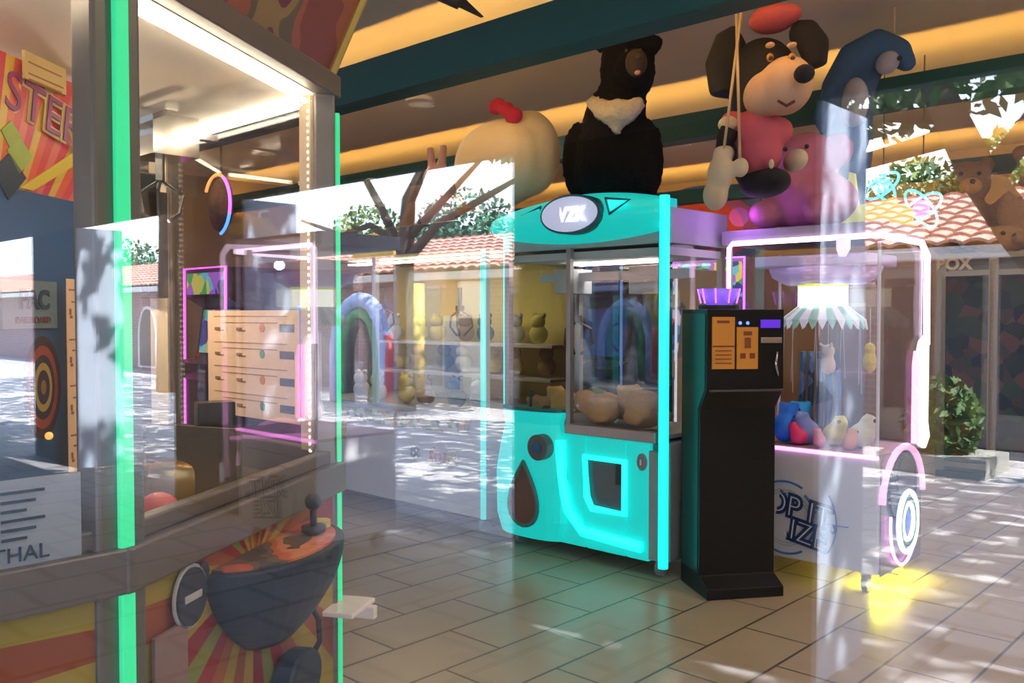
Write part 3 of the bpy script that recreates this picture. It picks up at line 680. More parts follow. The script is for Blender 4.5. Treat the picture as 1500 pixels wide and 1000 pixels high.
# moulded front: right panel with a square hatch, left pod bulging forward
rx0, rx1 = -.10, TW / 2 - .1
h0, h1 = tl(860, 668), tl(918, 752)
mb = MB()
FRZ0, FRZ1 = .085, .70
for (xa, xb, za, zb) in ((-TW / 2 + .02, h0[0], FRZ0, FRZ1), (h1[0], rx1, FRZ0, FRZ1), (h0[0], h1[0], h0[1], FRZ1), (h0[0], h1[0], FRZ0, h1[1])):
    mb.ext((xa, -.01, za), (xb, .035, zb))
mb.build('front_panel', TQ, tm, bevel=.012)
mb = MB().tube([(h0[0], -.02, h0[1]), (h1[0], -.02, h0[1]), (h1[0], -.02, h1[1]), (h0[0] + .05, -.02, h1[1]), (h0[0] + .015, -.02, h1[1] + .06)], .02, 8, closed=True)
hf = mb.build('hatch_surround', TQB, tm, smooth=True)
MB().ext((h0[0], .0, h1[1]), (h1[0], .012, h0[1])).build('hatch_door', mat('smoked_hatch', (.10, .11, .12), .15), tm)
q0, q1 = tl(903, 668), tl(917, 712); MB().ext((q0[0], -.006, q1[1]), (q1[0], 0, q0[1])).build('hatch_label', BLACKP, tm)
MB().tube([(rx0 + .0, -.03, .66), (rx0 + .01, -.03, .45), (rx0 + .06, -.03, .28), (rx0 + .16, -.03, .18), (rx1 - .03, -.03, .16)], .03, 8).build('moulded_ridge', TQB, tm, smooth=True)
# pod
pl0, pl1 = -TW / 2 - .02, -.06
def pod_loop(z, f, dz=0):
    w0 = (pl1 - pl0) / 2 * f; c = (pl0 + pl1) / 2; dpt = .13 * f
    return [Vector((c + w0 * cos(pi * k / 14), .03 - (dpt * max(0, sin(pi * k / 14)) ** .6), z)) for k in range(15)]
pod = MB().loft([pod_loop(.09, .86), pod_loop(.2, 1), pod_loop(.45, 1.02), pod_loop(.62, .9), pod_loop(.74, .78), pod_loop(.79, .84), pod_loop(.81, .84)]).build('control_pod', TQ, tm, bevel=.01)
MB().loft([pod_loop(.811, .86), pod_loop(.828, .86)]).build('control_top', mat('dark_teal_top', (.01, .18, .18), .3), pod)
c = (pl0 + pl1) / 2
MB().tube([(c - .02, -.0, .825), (c - .02, 0, .89)], .008).ball((c - .02, 0, .9), .02).build('joystick', BLACKP, pod, smooth=True)
MB().tube([(c + .1, -.0, .825), (c + .1, 0, .84)], .022, 12).build('push_button', BLACKP, pod)
XPOD = TX - .10
sp = mloc(790, 655, XPOD, TY)
s1 = MB().tube([(sp[0], -.12, sp[1]), (sp[0], -.06, sp[1])], .072, 24).build('speaker', mat('grey_mesh', (.12, .14, .15), .5), pod)
MB().tube([(sp[0], -.127, sp[1]), (sp[0], -.11, sp[1])], .03, 20).build('speaker_centre', mat('blue_centre', (.02, .12, .3), .4), s1)
def tear(cx_, cz, h, w_):
    L = []
    for k in range(24):
        t = 2 * pi * k / 24; L.append((cx_ + w_ * sin(t) * sin(t / 2) ** 1.2 * 1.15 - .0, cz + h / 2 * cos(t)))
    return L
tp = mloc(768, 722, XPOD, TY)
TL = tear(tp[0] + .0, tp[1], .36, .125)
rg = MB().tube([(x, -.11, z) for x, z in TL], .013, 8, closed=True).build('hatch_rim', mat('grey_teal_rim', (.08, .2, .2), .3), pod, smooth=True)
MB().prism(TL, lambda x, z, w_: Vector((x, w_, z)), -.112, -.03).build('teardrop_hatch', mat('brown_hatch', (.16, .08, .05), .35), pod)
# sill, trim, lock
MB().ext((-.08, -.02, .70), (TW / 2 - .06, .04, .755)).build('sill', mat('rose_steel', (.45, .38, .36), .35, .6), tm, bevel=.004)
MB().ext((rx1, -.012, .1), (TW / 2 - .045, .035, .66)).build('side_trim', mat('grey_trim', (.28, .32, .33), .4), tm, bevel=.004)
q = tl(943, 676); MB().prism([(q[0] + .03 * cos(2 * pi * k / 16), q[1] + .045 * sin(2 * pi * k / 16)) for k in range(16)], lambda x, z, w_: Vector((x, w_, z)), -.02, -.008).build('lock_plate', GREYP, tm)
MB().box((q[0], -.024, q[1]), (.012, .008, .03)).build('lock', CHROME, tm)
MB().tube([(TW / 2 - .005, -.02, .075), (TW / 2 - .005, -.02, 1.95)], .026, 12).build('corner_light', TQB, tm, smooth=True, label='bright turquoise light tube up the right corner')
MB().tube([(-TW / 2 - .01, .05, .8), (-TW / 2 - .01, .05, 1.8)], .02, 10).build('corner_light', TQB, tm, smooth=True)
for b_ in box_frame(TW - .04, TD, .7, 1.72, .035): b_.build('window_post', ALU, tm)
MB().box((-.075, .02, 1.22), (.03, .03, 1.0)).build('centre_post', ALU, tm)
glass_box(TW - .06, TD - .01, .76, 1.72).build('glass_panes', PLEX, tm)
WL = mat('pale_grey_panel', (.55, .56, .58), .5)
MB().ext((-TW / 2 + .03, .05, 1.66), (TW / 2 - .03, TD, 1.70)).build('upper_tray', WL, tm)
MB().ext((-TW / 2 + .01, .05, 1.72), (TW / 2 - .01, TD, 1.90)).build('head_box', mat('head_grey', (.4, .43, .44), .5), tm)
# gantry inside
MB().ext((-TW / 2 + .05, .28, 1.55), (TW / 2 - .05, .33, 1.60)).ext((-.36, .22, 1.48), (-.22, .4, 1.62)).ext((.15, .26, 1.47), (.33, .38, 1.62)).build('gantry', mat('white_gantry', (.65, .65, .66), .4), tm)
claw3(tm, -.30, .35, 1.33, 1.0)
MB().ext((-TW / 2 + .03, .05, .72), (TW / 2 - .03, TD - .03, .74)).build('pit_floor', mat('pit_grey', (.2, .2, .2), .6), tm)
lt = MB().ext((-.3, .3, 1.645), (.3, .4, 1.655)).build('inner_light', mat('cool_white_led', (1, 1, 1), .5, emit=(1, .95, .88), es=9), tm)
# canopy: arched, bulging forward
def canopy_z(x): return 2.015 - .075 * (x / (TW / 2)) ** 2
def canopy_b(x): return 1.745 + .05 * (x / (TW / 2)) ** 2
LP = []; NXC = 22; PR = [(0, .0), (-.06, .1), (-.105, .3), (-.12, .5), (-.10, .72), (-.05, .9), (.04, 1.0), (.12, 1.0)]
mb = MB(); rowsP = []
for i in range(NXC + 1):
    x = -TW / 2 - .04 + (TW + .02) * i / NXC; zb, zt = canopy_b(x), canopy_z(x)
    ef = 1 - .25 * abs(x / (TW / 2)) ** 4
    rowsP.append([Vector((x, y * ef + .02, zb + (zt - zb) * t)) for y, t in PR] + [Vector((x, .12, zb))])
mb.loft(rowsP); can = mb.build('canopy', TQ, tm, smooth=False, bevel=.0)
for p in can.data.polygons: p.use_smooth = True
# oval sign, two triangle marks
XC = TX - .115
def cl_(px, py): return mloc(px, py, XC, TY)
oc = cl_(836, 314)
def oval(rx, rz, e0, e1, name, m, par): return MB().prism([(oc[0] + rx * cos(2 * pi * k / 32), oc[1] + rz * sin(2 * pi * k / 32)) for k in range(32)], lambda x, z, w_: Vector((x, w_, z)), e0, e1).build(name, m, par)
so = oval(.205, .105, -.128, -.05, 'oval_rim', mat('dark_teal_rim', (.02, .12, .16), .4), can)
oval(.19, .093, -.134, -.12, 'oval_sign', mat('lit_lavender_sign', (.6, .65, .85), .4, emit=(.62, .68, .98), es=.6), can)
text('sign_lettering', 'WZK', .10, mat('lit_white_letters', (1, 1, 1), .4, emit=(1, .95, 1), es=1.1), can, (oc[0], -.137, oc[1] - .005), (1, 0, .06), (.1, 0, 1), .002, offset=.006)
for i, (tri) in enumerate((((757, 315), (785, 302), (785, 329)), ((886, 290), (922, 292), (892, 313)))):
    L = [cl_(*p) for p in tri]; yy = -.112 if i else -.075
    cxx = sum(p[0] for p in L) / 3; czz = sum(p[1] for p in L) / 3
    MB().tube([(p[0], yy, p[1]) for p in L], .008, 6, closed=True).build('triangle_mark', mat('dark_teal_rim'), can)
    MB().prism([(cxx + (p[0] - cxx) * .7, czz + (p[1] - czz) * .7) for p in L], lambda x, z, w_: Vector((x, w_, z)), yy - .004, yy + .03).build('triangle_light', TQB, can)

# tan plush toys lying in the turquoise machine
TANF = mat('tan_plush', (.50, .28, .10), .9, var=.2, scale=40, bump=.6); OLV = mat('olive_plush', (.12, .16, .06), .9, var=.2, scale=40, bump=.6)
TAND = mat('brown_plush', (.3, .17, .08), .9, var=.2, scale=40, bump=.6)
for i, (px, py, dy, r, m, lab) in enumerate(((828, 590, .22, .1, TANF, 'tan plush toy slumped behind the control pod in the turquoise machine'),
        (882, 618, .12, .11, TANF, 'tan plush toy lying front left of centre in the turquoise machine'),
        (912, 596, .32, .09, TANF, 'tan plush toy propped up in the middle of the turquoise machine'),
        (945, 606, .16, .13, TANF, 'largest tan plush toy by the right corner of the turquoise machine'),
        (935, 583, .45, .08, OLV, 'olive green plush toy at the back of the turquoise machine'),
        (772, 600, .2, .08, TAND, 'brown plush toy at the left end of the turquoise machine'),
        (880, 583, .45, .07, OLV, 'small dark green plush toy at the back left of the turquoise machine'))):
    q = atX(px, py, TX + dy); o = thing('plush_toy', lab, 'plush toy', (q.x, min(q.y, TY + TW / 2 - .17), max(.745 + r * .8, q.z)), 1.3 + .5 * (i % 3))
    MB().ball((0, 0, 0), (r, r * .8, r * .8)).ball((r * .9, 0, r * .35), r * .62).ball((r * 1.1, r * .45, r * .8), r * .2).ball((r * 1.1, -r * .45, r * .8), r * .2).ball((-.2 * r, r * .8, -.3 * r), (r * .6, r * .3, r * .3)).ball((-.2 * r, -r * .8, -.3 * r), (r * .6, r * .3, r * .3)).build('body', m, o, remesh=.014)
    MB().ball((r * 1.45, 0, r * .3), r * .14).build('nose', BLACKP, o, smooth=True)

# ------------------------------------------------------------------ white machine left of it
WX, WY, WW, WD = 3.86, 4.86, 2.0, .95
wm = thing('white_claw_machine', 'wide white claw machine with fruit coloured border and yellow lit inside', 'claw machine', (WX, WY, 0), M90)
casters(wm, WW, WD)
wl = lambda px, py, X=WX: mloc(px, py, X, WY)
MB().ext((-WW / 2, 0, .09), (WW / 2, WD, .73)).build('cabinet', mat('dull_white_cabinet', (.42, .42, .45), .4), wm, bevel=.01)
YW = mat('yellow_back_wall', (.8, .68, .25), .6)
MB().ext((-WW / 2 + .04, WD - .04, .74), (WW / 2 - .04, WD - .01, 1.75)).build('back_wall', YW, wm)
MB().ext((-WW / 2, 0, 1.76), (WW / 2, WD, 1.95)).build('head_box', mat('charcoal_head', (.04, .04, .045), .4), wm, bevel=.01)
for b_ in box_frame(WW, WD, .73, 1.76, .04): b_.build('window_post', WHITEP, wm)
MB().box((-.1, .02, 1.24), (.04, .03, 1.02)).build('centre_post', WHITEP, wm)
glass_box(WW - .02, WD - .01, .75, 1.75).build('glass_panes', PLEX, wm)
MB().ext((-.8, .3, 1.735), (.8, .4, 1.745)).build('inner_light', mat('yellow_white_led', (1, 1, 1), .5, emit=(1, .88, .55), es=13), wm)
MB().ext((-WW / 2, -.005, .715), (WW / 2, .03, .745)).build('sill', mat('pale_steel', (.5, .52, .52), .3, .5), wm)
MB().ext((-WW / 2 + .05, -.004, .6), (WW / 2 - .14, 0, .7)).build('fruit_border', blotch('fruit_border', [(.25, .3, .03), (.42, .33, .03), (.10, .13, .03), (.45, .16, .03), (.5, .48, .42)], 26, .5), wm)
MB().ext((-WW / 2 + .02, -.0065, .46), (-.42, 0, .70)).build('olive_panel', mat('olive_gold_panel', (.36, .26, .03), .5), wm)
qh = wl(609, 663); HN = mat('black_mark', (.02, .02, .03), .5)
hxm = MB().prism([(qh[0] + .05 * sin(2 * pi * k / 6), qh[1] + .055 * cos(2 * pi * k / 6)) for k in range(6)], lambda x, z, w_: Vector((x, w_, z)), -.008, -.004).build('hexagon_mark', HN, wm)
for dx, dz in ((-.015, 0), (.015, .02), (.015, -.022)): MB().tube([(qh[0] + dx, -.01, qh[1] + dz), (qh[0] + dx, -.006, qh[1] + dz)], .008, 10).build('pip', WHITEP, hxm)
q = wl(648, 668); text('logo_lettering', 'fru', .13, mat('red_ink', (.5, .06, .03), .5), wm, (q[0] - .05, -.006, q[1]), (1, 0, 0), (0, 0, 1), .001, .2, offset=.004)
text('logo_lettering', 'tti', .13, mat('gold_ink', (.5, .36, .03), .5), wm, (q[0] + .09, -.006, q[1]), (1, 0, 0), (0, 0, 1), .001, .2, offset=.004)
MB().tube([(WW / 2 - .01, -.01, .1), (WW / 2 - .01, -.01, 1.75)], .018, 10).build('corner_light', mat('pale_turquoise_light', (.2, .8, .8), .4, emit=(.05, .75, .7), es=.7), wm, smooth=True)
claw3(wm, .35, .4, 1.4, .9); claw3(wm, -.5, .4, 1.42, .9)
BC = [(.1, .16, .2), (.75, .6, .12), (.6, .62, .6), (.35, .2, .1), (.75, .7, .2)]
k = 0
for row, (z, yy) in enumerate(((.80, .18), (1.0, .74), (1.22, .76))):
    for j in range(7):
        x = -.8 + .26 * j + .05 * (row % 2); yc = yy + .05 * ((j + row) % 2); k += 1
        where = ['front row', 'middle shelf', 'top shelf'][row]; place = ['first', 'second', 'third', 'fourth', 'fifth', 'sixth', 'seventh'][j]
        col = ['dark blue', 'yellow', 'pale grey', 'brown', 'golden'][(j * 2 + row) % 5]
        o = MB().ball((0, 0, 0), (.07, .06, .065)).ball((0, -.01, .085), (.055, .05, .05)).ball((-.04, 0, .13), .02).ball((.04, 0, .13), .02).build('small_plush', mat('small_plush_%d' % ((j * 2 + row) % 5), BC[(j * 2 + row) % 5], .9, bump=.4), remesh=0, smooth=True)
        o.location = Vector((WX + yc, WY - x, z)); o.rotation_euler = (0, 0, M90)
        tag(o, '%s little plush, %s from the left in the %s of the white machine' % (col, place, where), 'plush toy', 'small plushes in the white machine')
MB().ext((-WW / 2 + .05, .66, .90), (WW / 2 - .05, .9, .92)).ext((-WW / 2 + .05, .68, 1.13), (WW / 2 - .05, .9, 1.15)).build('shelf', WHITEP, wm)

# ------------------------------------------------------------------ change machine
cq = atZ(1036, 880); cr_ = atZ(1148, 873); ux = (cr_ - cq); ux.z = 0; cw = ux.length; ux.normalize(); cang = math.atan2(ux.y, ux.x)
cm = thing('change_machine', 'slim black change machine with amber panels and blue display, standing before the pink lit machine', 'change machine', ((cq + cr_) / 2), cang)
BK = mat('satin_black', (.008, .008, .009), .38, spec=.3)
dp = .34
cprof = [(0, 0), (0, .05), (.10, .09), (.10, .90), (.02, 1.0), (.02, 1.38), (dp, 1.38), (dp, 0)]
MB().prism(cprof, lambda a_, b_, c_: Vector((c_, a_, b_)), -cw / 2, cw / 2).build('cabinet', BK, cm, bevel=.004)
MB().prism([(.12, .1), (.12, .90), (.04, 1.0), (.04, 1.36), (dp - .02, 1.36), (dp - .02, .1)], lambda a_, b_, c_: Vector((c_, a_, b_)), -cw / 2 - .003, -cw / 2).build('side_panel', mat('dark_green_side', (.008, .05, .04), .3), cm)
MB().ext((-cw / 2 + .01, -.005, .99), (cw / 2 - .005, .02, 1.0)).build('shelf_edge', mat('dim_steel', (.12, .11, .12), .4, .5), cm)
AMB = mat('amber_panel', (.42, .17, .02), .5, emit=(.75, .28, .03), es=.28, var=.3, scale=12)
cp = Vector(cm.location); cyv = Vector((-ux.y, ux.x, 0))
def cpx(px, py, e=.02): q = atPl(px, py, cp + cyv * e, cyv); return ((q - cp).dot(ux), q.z)
for (x0, y0, x1, y1, nm) in ((1043, 464, 1075, 540, 'amber_panel'), (1079, 479, 1109, 540, 'amber_panel')):
    p, q = cpx(x0, y0), cpx(x1, y1); o = MB().ext((p[0], .012, q[1]), (q[0], .02, p[1])).build(nm, AMB, cm)
    mb = MB()
    hh = p[1] - q[1]; ww = q[0] - p[0]
    if x0 == 1043:
        mb.ext((p[0] + .2 * ww, .009, p[1] - .12 * hh), (q[0] - .25 * ww, .0115, p[1] - .07 * hh)); mb.ext((p[0], .009, p[1] - .58 * hh), (q[0], .0115, p[1] - .55 * hh))
        for k in range(4): mb.ext((p[0] + .12 * ww, .009, p[1] - (.66 + .08 * k) * hh), (q[0] - .15 * ww, .0115, p[1] - (.64 + .08 * k) * hh))
    else:
        mb.ext((p[0] + .3 * ww, .009, p[1] - .2 * hh), (q[0] - .3 * ww, .0115, p[1] - .1 * hh)); mb.ext((p[0] + .35 * ww, .009, p[1] - .5 * hh), (q[0] - .35 * ww, .0115, p[1] - .25 * hh))
        mb.ext((p[0] + .15 * ww, .009, p[1] - .75 * hh), (p[0] + .4 * ww, .0115, p[1] - .62 * hh)).ext((q[0] - .4 * ww, .009, p[1] - .75 * hh), (q[0] - .15 * ww, .0115, p[1] - .62 * hh))
    mb.build('panel_print', mat('dark_orange_print', (.25, .06, .03), .5), o)
for px in (1084, 1095): q = cpx(px, 473); MB().ball((q[0], .018, q[1]), .008).build('blue_lamp', mat('blue_lamp', (.2, .3, 1), .4, emit=(.1, .2, 1), es=3), cm)
p, q = cpx(1114, 468), cpx(1142, 480); MB().ext((p[0], .012, q[1]), (q[0], .02, p[1])).build('display', mat('violet_display', (.05, .02, .3), .3, emit=(.16, .04, .9), es=.9), cm)
p, q = cpx(1114, 494), cpx(1144, 502); MB().ext((p[0], .01, q[1]), (q[0], .02, p[1])).build('note_slot', mat('rose_steel'), cm, bevel=.002)
q = cpx(1137, 515); r_ = cpx(1138, 550); MB().tube([(q[0], .01, q[1]), (q[0] - .012, .0, (q[1] + r_[1]) / 2), (r_[0], .01, r_[1])], .006, 8).build('handle', CHROME, cm, smooth=True)
bo = cp + cyv * .17 + Vector((0, 0, 1.38)) - ux * .07
dd = thing('lit_dish', 'small clear dish glowing violet on top of the change machine', 'lamp', bo)
MB().tube([(0, 0, .0), (0, 0, .02)], .1, 20).build('base', BLACKP, dd)
MB().loft([[Vector((r * cos(2 * pi * k / 20), r * sin(2 * pi * k / 20), z)) for k in range(20)] for r, z in ((.06, .02), (.085, .06), (.1, .1), (.095, .1), (.08, .06), (.05, .03))]).build('bowl', mat('violet_glow_glass', (.3, .2, .8), .2, emit=(.28, .12, 1), es=.8), dd, smooth=True)
mb = MB()
for k in range(9): t = 2 * pi * k / 9; mb.tube([(.088 * cos(t), .088 * sin(t), .03), (.104 * cos(t), .104 * sin(t), .1)], .004, 5)
mb.build('light_ribs', VIOLETLED, dd)

# ------------------------------------------------------------------ pink lit machine
KX, KY, KW, KD = 4.27, 2.03, .80, .56
LETM = mat('navy_letters', (.01, .04, .16), .5); BLM = mat('blue_mark', (.03, .16, .45), .5); GRM = mat('grey_outline', (.35, .4, .5), .5)
kl = lambda px, py, X=KX: mloc(px, py, X, KY)
SIDEM = mat('grey_mirror_side', (.26, .24, .26), .3, .5)
WHLED = mat('pinkish_white_led', (1, .8, 1), .4, emit=(1, .72, 1), es=5)
def pink_machine(label, loc_, rz):
    o = thing('neon_claw_machine', label, 'claw machine', loc_, rz)
    casters(o, KW, KD)
    MB().ext((-KW / 2, 0, .11), (KW / 2, KD, .665)).build('cabinet', mat('pale_white_cabinet', (.62, .62, .68), .4, var=.02), o, bevel=.008)
    MB().ext((KW / 2 - .0, .02, .1), (KW / 2 + .006, KD, .68)).build('side_panel', SIDEM, o)
    MB().tube([(-KW / 2, -.006, .672), (KW / 2, -.006, .672)], .010, 8).build('sill_light', PINKLED, o)
    MB().ext((-KW / 2 + .01, .01, .665), (KW / 2 - .01, KD - .01, .68)).build('pit_floor', mat('pit_pink', (.5, .3, .4), .5), o)
    glass_box(KW, KD, .68, 1.70).build('glass_panes', PLEX, o)
    for x in (-1, 1):
        for y in (0, KD): MB().tube([(x * (KW / 2 - .008), y, .68), (x * (KW / 2 - .008), y, 1.70)], .009, 6).build('acrylic_edge', mat('pale_acrylic_edge', (.6, .58, .66), .15, emit=(.8, .75, 1), es=.12), o)
    hb = MB().ext((-KW / 2 - .05, .0, 1.725), (KW / 2 + .01, KD, 1.80)).build('head_box', mat('lavender_grey_head', (.36, .33, .40), .4), o, bevel=.006)
    lt = MB()
    lt.tube([(-KW / 2, -.004, 1.2), (-KW / 2, -.004, 1.71), (-KW / 2 + .02, -.006, 1.73), (KW / 2, -.006, 1.73)], .013, 8)
    lt.tube([(KW / 2, -.006, 1.73), (KW / 2 + .02, KD - .08, 1.72), (KW / 2 + .02, KD, 1.66), (KW / 2 + .02, KD + .01, 1.2)], .016, 8)
    lt.build('head_light', WHLED, o, smooth=True, label='bright pinkish white light line around the head')
    # swept rear light pillar with a pink flare down to the side disc
    PP = [(KD - .00, 1.25), (KD + .03, 1.25), (KD + .03, .80), (KD + .06, .72), (KD + .0, .66), (KD - .06, .68), (KD - .10, .72), (KD - .10, 1.16), (KD - .07, 1.22)]
    pl_ = MB().prism(PP, lambda a_, b_, c_: Vector((c_, a_, b_)), KW / 2 + .0, KW / 2 + .03).build('light_pillar', mat('white_pillar_light', (1, .9, 1), .4, emit=(1, .9, 1), es=1.6), o, bevel=.01)
    MB().prism([(KD - .14, .70), (KD - .10, .70), (KD - .10, 1.15), (KD - .12, 1.17), (KD - .14, 1.1)], lambda a_, b_, c_: Vector((c_, a_, b_)), KW / 2 + .0, KW / 2 + .026).build('pink_edge', PINKLED, pl_)
    ARC = [( .28 + .27 * cos(pi * k / 14), .45 + .25 * sin(pi * k / 14)) for k in range(15)]
    MB().tube([(KW / 2 + .015, y, z) for y, z in ARC], .017, 6).build('pink_flare', mat('pink_soft_light', (1, .6, .9), .4, emit=(1, .45, .85), es=.9), o, smooth=True)
    yc, zc = .28, .33
    def circ(r, a0=0, a1=2 * pi, n_=28, x=KW / 2 + .02, zoff=0, sy=.82): return [(x, yc + sy * r * cos(a0 + (a1 - a0) * k / n_), zc + zoff + r * sin(a0 + (a1 - a0) * k / n_)) for k in range(n_ + (0 if a1 - a0 > 6.2 else 1))]
    MB().tube(circ(.215, pi * .93, pi * 2.07), .008, 6).build('pink_ring', PINKLED, o, smooth=True)
    sd_ = MB().prism([(y, z) for _, y, z in circ(.18, zoff=.17, sy=1)], lambda a_, b_, c_: Vector((c_, a_, b_)), KW / 2 + .004, KW / 2 + .02).build('round_speaker', mat('dark_mesh', (.03, .025, .035), .4), o)
    MB().tube([(KW / 2 + .02, yc, zc + .22), (KW / 2 + .03, yc, zc + .22)], .11, 20).build('speaker_cone', mat('dark_plum_cone', (.07, .05, .08), .3), sd_)
    rg_ = MB().tube(circ(.15, x=KW / 2 + .04), .013, 6, closed=True).build('white_ring', mat('white_ring_light', (1, 1, 1), .4, emit=(.85, 1, .95), es=1.2), o, smooth=True)
    MB().tube(circ(.118, x=KW / 2 + .04), .008, 6, closed=True).build('green_ring', mat('green_ring', (.05, .25, .12), .4), rg_, smooth=True)
    MB().tube(circ(.09, x=KW / 2 + .04), .011, 6, closed=True).build('white_ring', mat('white_ring_light'), rg_, smooth=True)
    MB().prism([(y, z) for _, y, z in circ(.075)], lambda a_, b_, c_: Vector((c_, a_, b_)), KW / 2 + .01, KW / 2 + .03).build('blue_centre', mat('blue_centre_disc', (.03, .12, .5), .3, emit=(.05, .2, 1), es=.4), o)
    # print on the front
    cx_, cz_ = kl(1150, 757)
    def arcs(r, a0, a1, th): return [((cx_ + r * cos(R(a0 + (a1 - a0) * k / 14))), -.003, cz_ + r * sin(R(a0 + (a1 - a0) * k / 14))) for k in range(15)], th
    mb = MB()
    for r, a0, a1, th in ((.185, 60, 110, .006), (.185, 250, 300, .006), (.165, 15, 50, .007), (.165, 310, 345, .007)):
        P_, t_ = arcs(r, a0, a1, th); mb.tube(P_, t_, 6)
    P_, t_ = arcs(.27, -32, 32, .0035); mb.tube(P_, t_, 6); mb.tube([(cx_ + .2, -.003, cz_ - .0), (cx_ + .33, -.003, cz_ - .0)], .003, 6)
    mb.build('target_mark', BLM, o)
    mb = MB()
    for r in (.13, .145): P_, t_ = arcs(r, 0, 360, .002); mb.tube(P_, t_, 5)
    mb.build('thin_rings', GRM, o)
    for s_, dx, dz in (('DROP IT.', -.01, .065), ('PRIZE', .045, -.06)):
        text('print_lettering', s_, .155, LETM, o, (cx_ + dx, -.004, cz_ + dz), (1, 0, .03), (.3, 0, 1), .001, offset=.012)
        text('print_lettering', s_, .155, mat('white_ink', (.75, .78, .85), .5), o, (cx_ + dx, -.0065, cz_ + dz), (1, 0, .03), (.3, 0, 1), .001, offset=-.004)
    # hanging unit inside: lit hub with a zigzag skirt
    MB().ext((-.3, .08, 1.60), (.3, KD - .08, 1.66)).build('ceiling_plate', mat('lavender_plate', (.6, .55, .75), .3), o, bevel=.01)
    MB().loft([[Vector((r * cos(2 * pi * k / 20), .28 + .7 * r * sin(2 * pi * k / 20), z)) for k in range(20)] for r, z in ((.30, 1.60), (.28, 1.55), (.2, 1.51))]).build('hanging_bowl', mat('clear_lavender', (.5, .42, .7), .2, emit=(.7, .5, 1), es=.22), o, smooth=True)
    hub = MB().tube([(0, .26, 1.40), (0, .26, 1.51)], .125, 24).build('lit_hub', mat('white_hub_light', (1, 1, .9), .4, emit=(1, 1, .82), es=2.6), o)
    MB().tube([(0, .26, 1.50), (0, .26, 1.53)], .127, 24).build('yellow_band', mat('yellow_band', (.8, .85, .1), .4, emit=(.85, .9, .1), es=.9), hub)
    mb = MB(); sk = MB()
    for k in range(28):
        t = 2 * pi * k / 28; t2 = 2 * pi * (k + .5) / 28
        A = lambda r, z, tt: Vector((r * cos(tt), .26 + .8 * r * sin(tt), z))
        (mb if k % 2 else sk).add([A(.13, 1.40, t), A(.13, 1.40, t2 + .12), A(.22, 1.33, t2 + .1), A(.23, 1.28, t2), A(.22, 1.33, t)], [(0, 1, 2, 3, 4)])
    sa_ = mb.build('skirt', mat('mint_skirt', (.35, .6, .52), .3, emit=(.4, .8, .7), es=.2), o); sb_ = sk.build('skirt', mat('white_skirt', (.8, .8, .85), .3, emit=(.8, .85, 1), es=.3), o)
    for q_ in (sa_, sb_): z = q_.modifiers.new('t', 'SOLIDIFY'); z.thickness = .003
    mb = MB()
    for k in range(9): t = 2 * pi * k / 9; mb.tube([(.2 * cos(t), .26 + .16 * sin(t), 1.31), (.205 * cos(t + .06), .26 + .165 * sin(t + .06), .95 + .04 * (k % 3))], .0018, 4)
    mb.build('strings', mat('pale_string', (.6, .6, .75), .5), o)
    bd_ = kl(1237, 360); MB().prism([(bd_[0] - .03, 1.73), (bd_[0] + .035, 1.73), (bd_[0] + .035, 1.67), (bd_[0] + .015, 1.635), (bd_[0] - .015, 1.635), (bd_[0] - .03, 1.67)], lambda x, z, w_: Vector((x, w_, z)), -.03, -.01).build('head_badge', mat('white_badge', (.8, .75, .85), .4, emit=(1, .9, 1), es=.7), o, bevel=.004)
    return o
km = pink_machine('white claw machine outlined in pinkish light with a target print, beside the black change machine', (KX, KY, 0), M90)
lamp((KX + .15, KY - .0, .2), .05, .0001, (1, 1, 0)) if 0 else None
yl = bpy.data.lights.new('underglow', 'AREA'); yl.shape = 'RECTANGLE'; yl.size = .45; yl.size_y = .06; yl.energy = 7; yl.color = (1, .95, 0)
yo = bpy.data.objects.new('underglow', yl); C.objects.link(yo); yo.location = (KX + .32, KY - .34, .095)
MB().ext((-.22, -.02, .0), (.22, .02, .012)).build('underglow_bar', mat('yellow_led_bar', (1, 1, .1), .4, emit=(.9, .95, .02), es=2), km).location = (KW / 2 - .06, .28, .097)
bpy.data.objects['underglow_bar'].rotation_euler = (0, 0, pi / 2)
for nm_, P_, pw, c_ in (('violet_head_glow', (KX - .1, KY + .3, 1.86), 2.2, (.55, .15, 1)),): 
    L = bpy.data.lights.new(nm_, 'POINT'); L.energy = pw; L.color = c_; L.shadow_soft_size = .05; o = bpy.data.objects.new(nm_, L); C.objects.link(o); o.location = P_
